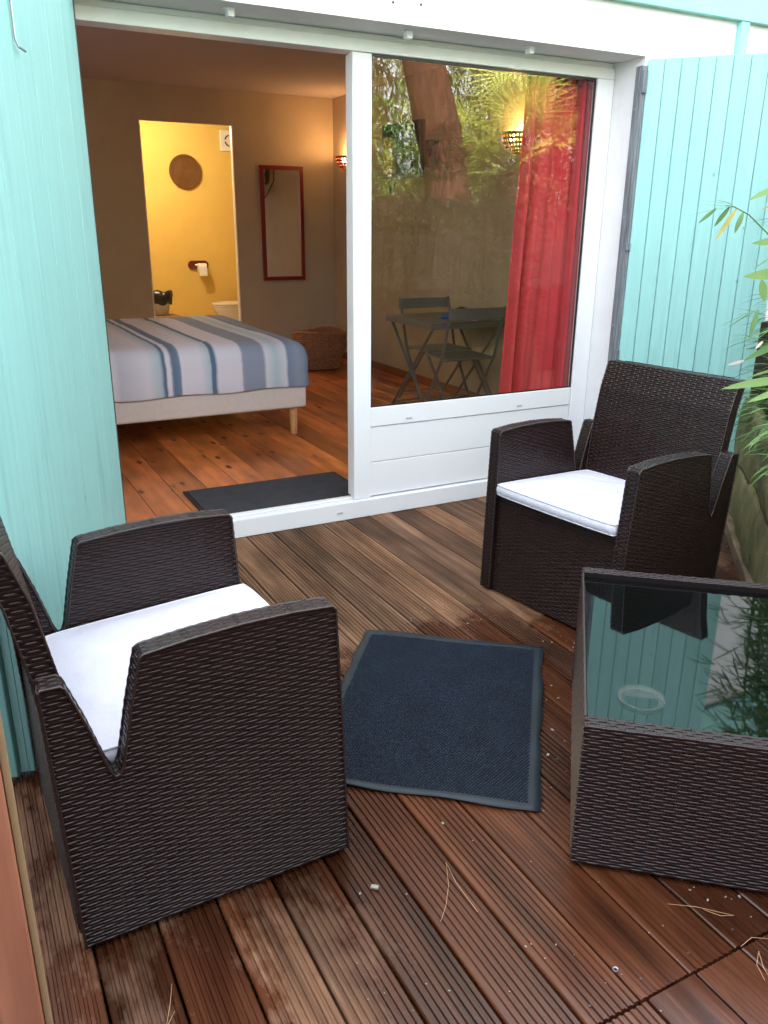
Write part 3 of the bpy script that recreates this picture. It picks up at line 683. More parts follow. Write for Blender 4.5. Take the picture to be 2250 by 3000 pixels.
b.build('border', RUBBER, bm_t, smooth=True)
b = MB(); bd_ = .030; P = .0092; y = bd_; row = 0
while y < ML - bd_:
    x = bd_ + (P / 2 if row % 2 else 0)
    while x < MW - bd_:
        z = matz(x, y); h = .0042 + rd.uniform(-.0006, .0008); j1, j2 = rd.uniform(-.0007, .0007), rd.uniform(-.0007, .0007)
        b.v += [(x - P * .52, y - P * .15, z + .0006), (x - P * .1 + j1, y - P * .5, z + .0006), (x + P * .52, y + P * .15, z + .0006), (x + P * .1, y + P * .5, z + .0006), (x - P * .2 + j1, y - P * .1 + j2, z + h), (x + P * .2 + j1, y + P * .08 + j2, z + h)]
        o_ = len(b.v) - 6
        b.f += [(o_, o_ + 1, o_ + 4), (o_ + 1, o_ + 2, o_ + 5, o_ + 4), (o_ + 2, o_ + 3, o_ + 5), (o_ + 3, o_, o_ + 4, o_ + 5)]; b.mi += [0] * 4
        x += P
    y += P * .86; row += 1
b.build('pile', MATBLUE, bm_t, kind='stuff')
# grey mat inside
b = MB(); b.prism([(1.010, 3.700), (1.905, 3.705), (1.905, 4.212), (1.012, 4.225)], lambda u, v: (u, v, ZF + .009), lambda u, v: (u, v, ZF + .001))
o = b.build('doormat', mat('mat_edge', (.02, .02, .022), .7), None, bevel=.004); tag(o, 'plain dark grey doormat on the pine floor just inside the door', 'doormat')
b = MB(); b.box(1.033, 1.885, 3.722, 4.195, ZF + .0092, ZF + .012); b.build('carpet_field', MATGREY, o)

# ------------------------------------------------------------------ bed
def duvet_mat():
    m = mat('striped_duvet_cloth', (.7, .7, .75), .9, .2, bump=.35, bscale=7); n = m.node_tree; L = n.links.new; bs = n.nodes['Principled BSDF']
    tc = n.nodes.new('ShaderNodeTexCoord'); sx = n.nodes.new('ShaderNodeSeparateXYZ'); L(tc.outputs['Object'], sx.inputs[0])
    nz = n.nodes.new('ShaderNodeTexNoise'); nz.inputs['Scale'].default_value = 9; L(tc.outputs['Object'], nz.inputs['Vector'])
    ma = n.nodes.new('ShaderNodeMath'); ma.operation = 'MULTIPLY_ADD'; ma.inputs[1].default_value = .012; L(nz.outputs[0], ma.inputs[0]); L(sx.outputs['X'], ma.inputs[2])
    mr = n.nodes.new('ShaderNodeMapRange'); mr.inputs['From Min'].default_value = -.2; mr.inputs['From Max'].default_value = 2.4; L(ma.outputs[0], mr.inputs['Value'])
    cr = n.nodes.new('ShaderNodeValToRGB'); el = cr.color_ramp.elements
    W_ = (.72, .70, .79); W2 = (.56, .56, .66); AQ = (.46, .58, .66); BL = (.12, .185, .29); GB = (.29, .33, .43); MBl = (.19, .26, .38)
    stops = [(-.2, W_), (.35, W2), (.36, GB), (.50, GB), (.51, W_), (.86, W_), (.90, W2), (1.07, W_), (1.15, AQ), (1.162, BL), (1.182, BL), (1.184, W_), (1.213, W_), (1.217, BL), (1.272, MBl), (1.276, W_), (1.40, W_), (1.46, AQ), (1.467, BL), (1.497, BL), (1.502, W_), (1.665, W_), (1.675, GB), (1.823, GB), (1.828, W_), (1.90, AQ), (1.975, W_), (1.98, MBl), (2.05, GB), (2.15, MBl), (2.4, BL)]
    stops = [s for s in stops if s[0] >= .85]; stops = stops[:30]
    el[0].position = (stops[0][0] + .2 + .006) / 2.6; el[0].color = (*stops[0][1], 1)
    el[1].position = (stops[-1][0] + .2) / 2.6; el[1].color = (*stops[-1][1], 1)
    for p, c in stops[1:-1]: e = el.new((p + .2 + .006) / 2.6); e.color = (*c, 1)
    L(mr.outputs[0], cr.inputs[0]); L(cr.outputs[0], bs.inputs['Base Color'])
    return m
bed = thing('bed', 'low double bed with a cream upholstered base and beech leg, seen through the open door', 'bed', (0, 5.12, 0))
b = MB(); b.box(.15, 2.118, .0, 2.02, .236, .388); b.build('bed_base', BASECL, bed, bevel=.018, segs=3)
for (x, y) in ((2.045, .07), (.25, .07), (2.045, 1.9), (.25, 1.9)):
    b = MB(); b.lathe([(0, .2355), (.030, .2355), (.030, .2), (.026, .045), (.022, ZF + .001), (0, ZF + .001)], 16, (x, y, 0)); b.build('leg', BEECH, bed, smooth=True)
# duvet-covered mattress: rounded box with skew
du = MB(); NX, NY = 60, 40
def dpt(a, c, z):   # a,c in 0..1 around
    x0, x1 = .12, 2.150 + .12 * c; return lerp(x0, x1, a), lerp(-.018, 2.10, c), z
import itertools
sec = [(0, .386), (-.006, .40), (.004, .47), (.0, .56), (.018, .625), (.05, .660), (.10, .678), (.2, .688)]
# rings: outline rounded rectangle, shrinking
def outline(inset, n=120):
    pts = []; x0, x1, y0, y1 = .12 + inset, 2.152 - inset, -.02 + inset, 2.10 - inset; r = max(.012, .075 - inset * .3)
    cs = [(x1 - r, y0 + r, -pi / 2), (x1 - r, y1 - r, 0), (x0 + r, y1 - r, pi / 2), (x0 + r, y0 + r, pi)]
    for (cx, cy, a0) in cs:
        for k in range(8):
            a = a0 + (pi / 2) * k / 7; pts.append((cx + r * cos(a), cy + r * sin(a)))
    # resample
    dense = []
    for i in range(len(pts)):
        a, c = pts[i], pts[(i + 1) % len(pts)]; L = math.hypot(c[0] - a[0], c[1] - a[1]); m = max(1, int(L / .04))
        m = {True: 24}.get(L > .5, m)
        for k in range(m): dense.append((lerp(a[0], c[0], k / m), lerp(a[1], c[1], k / m)))
    return dense
rings = []
for ins, z in sec:
    o_ = outline(ins); rings.append([(x + .115 * max(0, y) / 2.1 * (x / 2.15), y, z + .004 * sin(x * 9 + y * 5) * (1 if z > .5 else 0) + (.006 * sin(x * 11) if z < .41 else 0) - (.022 * max(0, y) / 2.1 if z > .5 else 0)) for x, y in o_])
m = len(rings[0])
for rgs in rings: du.v += rgs
for i in range(len(rings) - 1):
    for k in range(m): du.f.append((i * m + k, i * m + (k + 1) % m, (i + 1) * m + (k + 1) % m, (i + 1) * m + k)); du.mi.append(0)
du.f.append(tuple((len(rings) - 1) * m + k for k in range(m))); du.mi.append(0)
dd_ = du.build('duvet', duvet_mat(), None, smooth=True, loc=(0, 5.12, 0))
tag(dd_, 'white duvet cover with blue, grey and aqua stripes spread over the bed', 'bedding')

# ------------------------------------------------------------------ mirror
b = MB(); X0, X1, Z0, Z1 = 2.995, 3.452, .856, 1.955; t_ = .038; yb_ = YB - .028
mi = thing('wall_mirror', 'tall mirror in a narrow dark red frame on the beige back wall', 'mirror', (X0, YB, Z0))
b.box(0, X1 - X0, -.028, -.002, 0, t_); b.box(0, X1 - X0, -.028, -.002, Z1 - Z0 - t_, Z1 - Z0); b.box(0, t_, -.0275, -.002, t_ + .0005, Z1 - Z0 - t_ - .0005); b.box(X1 - X0 - t_, X1 - X0, -.0275, -.002, t_ + .0005, Z1 - Z0 - t_ - .0005)
b.build('frame', REDFR, mi, bevel=.002)
mg = mat('mirror_silver', (.96, .96, .96), .01, .5, metal=1)
b = MB(); b.box(t_, X1 - X0 - t_, -.016, -.004, t_, Z1 - Z0 - t_); b.build('mirror_glass', mg, mi)

# ------------------------------------------------------------------ wall sconces
def sconce(y, z, label, pw=.85):
    t = thing('wall_lamp', label, 'lamp', (XR, y, z), 0, 'half-bowl wall lamps on the right wall')
    r = .145; sh = MB()
    nA, nB = 16, 7; hole = mat('lamp_bowl_clay', (.22, .05, .02), .6) if 'lamp_bowl_clay' not in bpy.data.materials else bpy.data.materials['lamp_bowl_clay']
    # perforated half bowl: lattice of bars leaves small square holes
    def P(a, ph, rr=r): return (-rr * cos(ph) * sin(a), rr * cos(ph) * cos(a), -rr * sin(ph) * 1.0)
    def quad(a0, a1, p0, p1):
        vs = [P(a0, p0), P(a1, p0), P(a1, p1), P(a0, p1)] + [P(a0, p0, r - .006), P(a1, p0, r - .006), P(a1, p1, r - .006), P(a0, p1, r - .006)]
        sh.add(vs, [(0, 1, 2, 3), (7, 6, 5, 4), (0, 4, 5, 1), (1, 5, 6, 2), (2, 6, 7, 3), (3, 7, 4, 0)])
    for i in range(nA):
        for j in range(nB):
            a0, a1 = pi * i / nA, pi * (i + 1) / nA; p0, p1 = (pi / 2) * j / nB, (pi / 2) * (j + 1) / nB
            g_ = .34 if j < nB - 1 else 0
            am = a0 + (a1 - a0) * (1 - g_); pm = p0 + (p1 - p0) * (1 - g_)
            quad(a0, am, p0, pm) if False else None
            # frame the hole on two sides
            quad(a0, a0 + (a1 - a0) * .52, p0, p1); 
            quad(a0 + (a1 - a0) * .52, a1, p0, p0 + (p1 - p0) * .55)
    sh.build('bowl', hole, t)
    bb = MB(); bb.lathe([(.0, .03), (.018, .024), (.026, .0), (.018, -.022), (0, -.03)], 12, (-.07, 0, -.045)); bb.build('bulb', emit_mat('bulb_glow', (1, .62, .25), 11), t, smooth=True)
    l = bpy.data.lights.new('lamp_light', 'POINT'); l.energy = pw; l.color = (1, .55, .22); l.shadow_soft_size = .03
    lo = bpy.data.objects.new('lamp_light', l); COL.objects.link(lo); lo.parent = t; lo.location = (-.08, 0, .01)
sconce(7.93, 2.04, 'lit pierced half-bowl wall lamp in the far room corner, right of the mirror')
sconce(5.14, 2.03, 'lit pierced half-bowl wall lamp seen through the glass beside the curtain', .40)

fill_lamp = thing('wall_lamp', 'added half-bowl fill lamp on the unseen left wall above the bed head', 'lamp', (-1.40, 6.3, 2.0), 0, 'half-bowl wall lamps on the right wall'); del fill_lamp['group']  # out-of-view fill lamp, added to brighten the room
b = MB(); b.lathe([(.145 * cos(t * pi / 16), -.145 * sin(t * pi / 16)) for t in range(9)], 16, (0, 0, 0), -pi / 2, pi / 2); b.build('bowl', bpy.data.materials['lamp_bowl_clay'], fill_lamp, smooth=True)
b = MB(); b.lathe([(.0, .03), (.018, .024), (.026, .0), (.018, -.022), (0, -.03)], 12, (.07, 0, -.045)); b.build('bulb', bpy.data.materials['bulb_glow'], fill_lamp, smooth=True)
l = bpy.data.lights.new('lamp_light', 'POINT'); l.energy = 3.8; l.color = (1, .82, .62); l.shadow_soft_size = .05
lo = bpy.data.objects.new('lamp_light', l); COL.objects.link(lo); lo.parent = fill_lamp; lo.location = (.12, 0, .06)
# ------------------------------------------------------------------ television
tv = thing('television', 'small black flat television on a wall bracket, seen through the glass', 'television', (3.475, 6.28, 1.77), R(5))
b = MB(); b.box(-.02, .025, -.275, .275, 0, .41); b.build('casing', BLACKPL, tv, bevel=.005)
b = MB(); b.box(-.022, -.0205, -.255, .255, .025, .39); b.build('screen', SCREEN, tv)
b = MB(); b.box(.026, .295, .02, .06, .18, .22); b.box(.285, .315, -.06, .10, .10, .30); b.build('bracket', DARKMETAL, tv)
b = MB(); b.tube([(.03, .20, .10), (.06, .28, -.02), (.12, .36, -.10), (.20, .42, -.06), (.29, .46, .12), (.305, .47, .5)], .007, 6); b.build('cable', BLACKPL, tv, smooth=True)
# ------------------------------------------------------------------ curtain
b = MB(); N = 150
def cx_(s, z): # s 0..1 along
    wd = lerp(.54, .46, (z / 2.35)); x0 = lerp(2.632, 2.715, z / 2.3); return x0 + wd * s
rows = 12
for j in range(rows + 1):
    z = lerp(.06, 2.155, j / rows)
    for i in range(N + 1):
        s = i / N; am = .026 + .014 * sin(s * 9); k = 2 * pi * (5.2 * s + .35 * sin(s * 7.3) + .10 * sin(z * 1.7 + s * 4))
        b.v.append((cx_(s, z) + .008 * sin(k * 1.0 + 1), 3.648 + am * .9 * sin(k) + .008 * sin(k * 2.3 + z), z))
for j in range(rows):
    for i in range(N): a = j * (N + 1) + i; b.f.append((a, a + 1, a + N + 2, a + N + 1)); b.mi.append(0)
cu = b.build('curtain', REDCL, None, smooth=True); tag(cu, 'long red curtain gathered in folds behind the right of the glass pane', 'curtain')
cm = cu.modifiers.new('thick', 'SOLIDIFY'); cm.thickness = .002
b = MB(); b.tube([(.46, 3.650, 2.17), (3.18, 3.650, 2.17)], .011, 10); o = b.build('curtain_rod', METAL); tag(o, 'thin metal curtain rod above the inside of the sliding door', 'curtain rod')

# ------------------------------------------------------------------ bistro table and chair
bt = thing('bistro_table', 'grey folding metal bistro table by the right wall, seen through the glass', 'table', (3.40, 5.49, ZF))
b = MB(); b.box(-.30, .37, -.36, .34, .690, .705); b.build('tabletop', BISTRO, bt, bevel=.003)
b = MB()
b.box(-.30, .37, -.36, -.345, .66, .6895); b.box(-.30, .37, .325, .34, .66, .6895); b.box(-.30, -.285, -.3445, .3245, .66, .6895); b.box(.355, .37, -.3445, .3245, .66, .6895)
b.build('apron', BISTRO, bt)
for sx_ in (-.26, .33):
    for s in (-1, 1):
        b = MB(); b.bar((sx_ + .006 * s, -s * .30, .66), (sx_ + .006 * s, s * .30, .002), .008, .022, (1, 0, 0)); b.build('leg', BISTRO, bt)
for y_ in (-.26, .26): b = MB(); b.bar((-.26, y_, .03), (.33, y_, .03), .012, .012); b.build('stretcher', BISTRO, bt)
bc = thing('folding_chair', 'grey folding metal bistro chair tucked behind the small table', 'chair', (3.50, 5.86, ZF), R(0))
# chair faces -y ; back at +y
b = MB(); b.box(-.235, .235, .055, .068, .735, .815); b.build('back_slat', BISTRO, bc, bevel=.003)
b = MB(); b.box(-.20, .20, -.36, .0, .438, .450); b.build('seat', BISTRO, bc, bevel=.004)
for s in (-1, 1):
    b = MB(); b.bar((s * .225, .06, .82), (s * .225, -.06, .44), .022, .008, (0, 1, 0)); b.bar((s * .225, -.06, .44), (s * .225, -.34, .002), .022, .008, (0, 1, 0)); b.build('front_leg', BISTRO, bc)
    b = MB(); b.bar((s * .205, -.30, .437), (s * .205, .10, .002), .022, .008, (0, 1, 0)); b.build('rear_leg', BISTRO, bc)
for q_ in ((.225, -.30, .07), (.205, .07, .06), (.225, -.05, .432)): b = MB(); b.bar((-q_[0], q_[1], q_[2]), q_, .01, .01); b.build('cross_bar', BISTRO, bc)
b2 = copy_tree(bc); b2.location = (3.42, 5.07, ZF); b2.rotation_euler.z = R(178)
tag(b2, 'grey folding metal bistro chair in front of the small table, half behind the curtain', 'chair', 'folding chairs at the bistro table'); tag(bc, None, None, 'folding chairs at the bistro table')
b = MB(); b.prism([(-.09, -.05), (.03, -.06), (.06, .03), (-.06, .06)], lambda u, v: (u, v, .002), lambda u, v: (u, v, .03 - .2 * abs(u) * .3)); o = b.build('cloth_pouch', mat('bright_blue_cloth', (.01, .11, .42), .7, var=.3, vscale=20), None, bevel=.006, loc=(3.43, 5.40, ZF + .705)); o.rotation_euler.z = R(-20)
tag(o, 'small bright blue and white pouch lying on the bistro table', 'pouch')
b = MB(); b.tube([(-.05, 0, .01), (-.02, .01, .04), (.03, .02, .055), (.08, .015, .05)], [.014, .018, .016, .009], 8); o = b.build('sunglasses_case', BLACKPL, None, smooth=True, loc=(3.53, 5.45, ZF + .712)); tag(o, 'small dark curved case beside the blue pouch on the bistro table', 'case')
b = MB()
for k in range(3): b.prism([(-.17, -.10), (.17, -.12), (.17, .09), (-.15, .10)], lambda u, v, k=k: (u + .006 * k, v, .004 * k + .0005), lambda u, v, k=k: (u + .006 * k, v, .004 * k + .0035))
o = b.build('magazine', mat('magazine_paper', (.62, .63, .66), .5, var=.4, vscale=12), None, loc=(3.66, 5.25, ZF + .7055)); tag(o, 'white magazines stacked on the right of the bistro table', 'magazine')

# ------------------------------------------------------------------ basket
bk = thing('laundry_basket', 'squat brown woven basket on the floor in the far room corner', 'basket', (3.30, 7.62, ZF))
def bmap(a, z, h):
    r0 = lerp(.145, .205, min(1, z / .22)); rr = r0 + h; k = 3.2
    cx, sx = cos(a), sin(a); q = (abs(cx) ** k + abs(sx) ** k) ** (-1 / k); return (rr * 1.20 * q * cx, rr * q * sx, z + .012 + .018 * sin(a * 2) * (z / .36))
b = MB(); n = 40
for z in (0, .1, .22, .34): 
    for k in range(n): b.v.append(bmap(2 * pi * k / n, z, -.006))
for i in range(3):
    for k in range(n): b.f.append((i * n + k, i * n + (k + 1) % n, (i + 1) * n + (k + 1) % n, (i + 1) * n + k)); b.mi.append(0)
b.f.append(tuple(reversed(range(n)))); b.mi.append(0); body = b.build('body', BASKET, bk)
wv = MB()
for r_ in range(18):
    z = .008 + r_ * .019; pts = []
    for k in range(97): a = 2 * pi * k / 96; pts.append(bmap(a, z, .003 * (1 if (k // 2 + r_) % 2 else -1)))
    wv.tube(pts, .0088, 5, cap=False)
wv.build('woven_strands', BASKET, body, smooth=True, kind='stuff')
b = MB(); b.tube([bmap(2 * pi * k / 48, .352, 0) for k in range(49)], .014, 6, cap=False); b.build('rim', BASKET, bk, smooth=True)

# ------------------------------------------------------------------ bathroom things
YQ = 10.748
o = thing('wall_tray', 'round brown woven tray hanging on the yellow bathroom wall', 'tray', (2.90, YQ, 2.0), 0)
b = MB()
for k in range(14):
    rr = .012 + k * .0136; yy = -.012 - (.022 if k > 11 else (.008 if k > 9 else 0)); b.tube([(rr * cos(2 * pi * q / 40), yy, rr * sin(2 * pi * q / 40)) for q in range(41)], .0082, 5, cap=False)
b.build('coil', STRAW, o, smooth=True)
b = MB(); b.lathe([(0, 0), (.19, 0), (.19, .01), (0, .01)], 32); 
for i, p in enumerate(b.v): b.v[i] = (p[0], -.001 - p[2], p[1])
b.build('backing', STRAW, o)
b = thing('toilet_roll_holder', 'dark red wooden toilet roll holder with a paper roll on the yellow wall', 'roll holder', (2.985, YQ, .905))
q_ = MB(); pl = [(-.07 + .052 * cos(a), .052 * sin(a)) for a in [pi / 2 + pi * k / 10 for k in range(11)]] + [(.09 + .052 * cos(a), .052 * sin(a)) for a in [-pi / 2 + pi * k / 10 for k in range(11)]]
q_.prism([(u, v) for u, v in pl], lambda u, v: (u, -.001, v), lambda u, v: (u, -.022, v)); q_.build('back_plate', MAHOG, b, bevel=.003)
q_ = MB(); q_.tube([(-.03, -.075, .0), (.10, -.075, 0)], .012, 10); q_.tube([(-.025, -.02, 0), (-.025, -.08, 0)], .012, 8); q_.build('spindle', WHITE, b)
q_ = MB(); q_.tube([(-.012, -.075, -.03), (.088, -.075, -.03)], .052, 18); q_.box(-.012, .088, -.130, -.1275, -.13, -.03); q_.build('paper_roll', PAPER, b)
b = thing('extractor_fan', 'square cream ventilation grille at the top right of the yellow bathroom wall', 'vent', (3.485, YQ, 2.37))
q_ = MB(); q_.box(-.12, .12, -.03, -.001, -.12, .12); q_.build('cover', CERAM, b, bevel=.008)
for a0 in range(4):
    q_ = MB(); pts = [(.062 * cos(a0 * pi / 2 + .18 + k * .17), -.033, .062 * sin(a0 * pi / 2 + .18 + k * .17)) for k in range(8)]; q_.tube(pts, .008, 6); q_.build('slot', DARKRED, b)
# toilet
tl = thing('toilet', 'cream toilet bowl with closed lid at the bathroom doorway right edge', 'toilet', (3.22, 10.15, ZF))
b = MB()
def ell(rx, ry, z, cx=0): return [(cx + rx * cos(2 * pi * k / 28), ry * sin(2 * pi * k / 28), z) for k in range(28)]
rings = [ell(.13, .10, 0), ell(.12, .09, .15), ell(.17, .13, .26), ell(.225, .175, .36), ell(.235, .185, .395)]
for rgs in rings: b.v += rgs
for i in range(4):
    for k in range(28): b.f.append((i * 28 + k, i * 28 + (k + 1) % 28, (i + 1) * 28 + (k + 1) % 28, (i + 1) * 28 + k)); b.mi.append(0)
b.f.append(tuple(4 * 28 + k for k in range(28))); b.mi.append(0)
b.build('bowl', CERAM, tl, smooth=True)
b = MB()
for z0, z1, sc_ in ((.398, .414, 1.03), (.420, .440, 1.04)):
    b.add(ell(.235 * sc_, .185 * sc_, z0) + ell(.235 * sc_, .185 * sc_, z1), [tuple(reversed(range(28))), tuple(range(28, 56))] + [(k, (k + 1) % 28, 28 + (k + 1) % 28, 28 + k) for k in range(28)])
b.build('lid', CERAM, tl, bevel=.005)
b = MB(); b.box(.24, .42, -.19, .19, .36, .78); b.build('cistern', CERAM, tl, bevel=.02)
# bin on a stone stool
st_ = thing('stool', 'low speckled stone stool holding the waste bin behind the bed', 'stool', (2.26, 9.9, ZF))
b = MB(); b.box(-.20, .22, -.16, .16, .29, .345); b.build('slab', mat('speckled_stone', (.5, .28, .12), .6, col2=(.2, .09, .04), vscale=60), st_, bevel=.01)
for x in (-.14, .16):
    for y in (-.11, .11): b = MB(); b.box(x - .02, x + .02, y - .02, y + .02, 0, .289); b.build('leg', DARKRED, st_)
bn = thing('waste_bin', 'pale plastic bin with a black bag folded over its rim, left in the bathroom doorway', 'bin', (2.285, 9.9, ZF + .346))
b = MB(); b.lathe([(0, .001), (.085, .001), (.112, .21), (.104, .21), (.08, .01)], 24); b.build('tub', BIN, bn, smooth=True)
b = MB(); nb = 48
for (rr, z) in ((.114, .13), (.125, .14), (.135, .22), (.128, .27), (.10, .262), (.06, .24)):
    for k in range(nb): a = 2 * pi * k / nb; f = 1 + .05 * sin(a * 7 + z * 30) + .035 * sin(a * 13) + .12 * max(0, cos(a - .0)) ** 6 * (1 if z > .2 else 0); b.v.append((rr * f * cos(a), rr * f * sin(a), z + .012 * sin(a * 5)))
for i in range(5):
    for k in range(nb): b.f.append((i * nb + k, i * nb + (k + 1) % nb, (i + 1) * nb + (k + 1) % nb, (i + 1) * nb + k)); b.mi.append(0)
b.f.append(tuple(5 * nb + k for k in range(nb))); b.mi.append(0)
b.build('bag', BAG, bn, smooth=True)
# bathroom ceiling lamp
bl = thing('ceiling_lamp', 'lit round ceiling lamp out of sight above the yellow bathroom', 'lamp', (2.1, 9.6, 2.699))
b = MB(); b.lathe([(0, 0), (.14, 0), (.13, -.05), (0, -.07)], 24); b.build('shade', emit_mat('lamp_glow', (1, .80, .50), 1.6), bl, smooth=True)
l = bpy.data.lights.new('lamp_light', 'POINT'); l.energy = 8.2; l.color = (1, .86, .62); l.shadow_soft_size = .1
lo = bpy.data.objects.new('lamp_light', l); COL.objects.link(lo); lo.parent = bl; lo.location = (0, 0, -.2)

# ------------------------------------------------------------------ post at the lower left edge
gp = thing('fence_post', 'orange stained wooden post with a pale edge at the lower left corner', 'post', (-.058, .80, 0))
b = MB(); b.box(.0, .0435, 0, .045, -.1, 1.55); b.build('post', POSTW, gp, bevel=.003)
b = MB(); b.box(.0440, .0520, .003, .048, -.1, 1.55); b.build('edge_strip', POSTE, gp, bevel=.003)
gb = thing('gate_leaf', 'dark red wooden gate boards left of the orange post', 'gate', (-.062, .83, 0))
for k in range(5):
    b = MB(); b.box(-.14 * (k + 1) + .004, -.14 * k, 0, .022, .0, 1.5); b.build('board', DARKRED, gb, bevel=.003)
b = MB(); b.tube([(-.03, -.012, .70), (-.03, .0, .70)], .012, 10); b.tube([(-.012, -.012, .66), (-.012, 0, .66)], .008, 10); b.build('latch', mat('rust_red', (.35, .06, .05), .6), gb)

# ------------------------------------------------------------------ planter
fd = Vector((-.687, -.727, 0)).normalized(); nd = Vector((fd.y, -fd.x, 0))  # nd points to the deck side?
if nd.x > 0: nd = -nd
pc = Vector((3.46, 2.63, 0)) + nd * .065; PL = 1.9; PH = .62; PDp = .62
pt_ = thing('planter', 'old mossy green wooden planter overflowing with bamboo leaves at the right edge', 'planter', tuple(pc))
rp = random.Random(5)
def slab(p0, along, upd, out, L, h, seed, th=.045):
    """rough waney slab"""
    rs = random.Random(seed); n1, n2 = 26, 10; mb = MB()
    for lay in (0, 1):
        for i in range(n1 + 1):
            for j in range(n2 + 1):
                a, c = i / n1, j / n2
                wv_ = .010 * sin(a * L * 9 + seed) + .007 * sin(a * L * 21 + seed * 3)
                e = .018 * sin(c * 5 + seed) + .012 * sin(c * 11.0 + seed * 1.7)
                P_ = p0 + along * (a * L + (e if i == 0 else 0)) + upd * (c * h + (wv_ if j == n2 else (wv_ * .5 if j == 0 else 0)))
                r_ = .008 * sin(a * L * 6 + c * 3 + seed) + .005 * sin(a * L * 17 + c * 9) + rs.uniform(-.0012, .0012) + .016 * sin(pi * c)
                mb.v.append(tuple(P_ + out * ((r_ if lay == 0 else -th))))
    q = (n1 + 1) * (n2 + 1); ix = lambda i, j: i * (n2 + 1) + j
    for i in range(n1):
        for j in range(n2):
            mb.f.append((ix(i, j), ix(i + 1, j), ix(i + 1, j + 1), ix(i, j + 1))); mb.f.append((q + ix(i, j), q + ix(i, j + 1), q + ix(i + 1, j + 1), q + ix(i + 1, j))); mb.mi += [0, 0]
    rg = [(i, 0) for i in range(n1)] + [(n1, j) for j in range(n2)] + [(i, n2) for i in range(n1, 0, -1)] + [(0, j) for j in range(n2, 0, -1)]
    for k in range(len(rg)):
        a, c = rg[k], rg[(k + 1) % len(rg)]; mb.f.append((ix(*a), q + ix(*a), q + ix(*c), ix(*c))); mb.mi.append(0)
    return mb
upv = Vector((0, 0, 1)); Z = Vector((0, 0, 0))
for k, (z0, h) in enumerate(((0.0, .33), (.325, .295))):
    slab(Vector((0, 0, z0)), fd, upv, nd, PL, h, 3 + k * 4).build('slab', MOSS, pt_, smooth=True)
    slab(Vector((0, 0, z0)) - nd * .03, -nd, upv, -fd, PDp, h, 13 + k * 4).build('slab', MOSS, pt_, smooth=True)
b = MB(); c0 = -nd * .05; b.add([tuple(Z + fd * .05 + c0 + upv * .53), tuple(fd * PL + c0 + upv * .53), tuple(fd * PL - nd * PDp + upv * .53), tuple(fd * .05 - nd * PDp + upv * .53)], [(0, 1, 2, 3)]); b.build('soil', SOIL, pt_)
pp = thing('wooden_post', 'dark brown weathered post behind the bamboo at the end of the right shutter', 'post', (3.71, 2.80, 0))
b = MB(); b.box(-.06, .06, -.06, .06, -.1, .97); b.build('post', mat('dark_weathered_wood', (.035, .026, .019), .8, .3, var=.4, vscale=3, stretch=(6, 6, 1), bump=.5, bscale=9, bstretch=(9, 9, 1)), pp, bevel=.006)
te = thing('deck_edging', 'rough timber edging board along the foot of the mossy planter', 'edging board', (0, 0, 0))
b = MB(); e0 = Vector((3.40, 2.60, .03)) + nd * .06 ; b.obox(e0 + fd * .9 - nd * .008 + nd * .0, fd * .9, nd * .022, upv * .032); b.build('board', TIMBER, te, bevel=.006)
# ------------------------------------------------------------------ leaves
def leaf(mb, p, d, L, w_, up=(0, 0, 1), droop=.25, seg=5, fold=.25):
    p = Vector(p); d = Vector(d).normalized(); u = Vector(up); s = d.cross(u)
    if s.length < .05: s = d.cross(Vector((1, .3, 0)))
    s.normalize(); n_ = s.cross(d)
    b0 = len(mb.v); cur = p.copy(); dd = d.copy()
    for i in range(seg + 1):
        t = i / seg; ww = w_ * .5 * (sin(pi * min(1, t * .93 + .05)) ** .75) * (1 - .25 * t)
        if i == seg: ww = .0003
        mb.v += [tuple(cur - s * ww + n_ * ww * fold), tuple(cur), tuple(cur + s * ww + n_ * ww * fold)]
        dd = (dd - Vector((0, 0, 1)) * droop / seg).normalized(); cur = cur + dd * (L / seg); n_ = s.cross(dd)
    for i in range(seg):
        o_ = b0 + i * 3; mb.f += [(o_, o_ + 1, o_ + 4, o_ + 3), (o_ + 1, o_ + 2, o_ + 5, o_ + 4)]; mb.mi += [mb.m, mb.m]
CAMP = Vector((0, 0, 1.42))
def ray(px, py): return (rt * ((px - 1125) / 2403.17) + up * (-(py - 1500) / 2403.17) + fw)
def at(px, py, Y): r_ = ray(px, py); return CAMP + r_ * (Y / r_.y)
# Individually recognisable leaves of the bamboo overhanging from the planter (each has its own place in space)
bamboo = thing('bamboo_plant', 'bamboo with arching twigs and pale green leaves rising from the mossy planter', 'plant', (0, 0, 0))
def leaf_between(a, c, w_, m, droop=.0, seg=6, upw=(0, 0, 1), fold=.2, name='leaf'):
    a, c = Vector(a), Vector(c); mb = MB(); d_ = c - a; L = d_.length
    leaf(mb, a, d_ + Vector((0, 0, droop * L * .5)), L, w_, upw, droop, seg, fold); return mb.build(name, m, bamboo, smooth=True)
Yc = 1.72
toC = (CAMP - at(2150, 605, Yc)).normalized()
j0 = at(2150, 605, Yc)
twig = MB(); twig.tube([at(2330, 780, 1.55), at(2300, 735, 1.6), at(2250, 685, 1.65), at(2195, 630, 1.7), j0, at(2125, 602, 1.73)], [.003, .0026, .0022, .0018, .0014, .0008], 5); twig.build('twig', LEAF, bamboo, smooth=True)
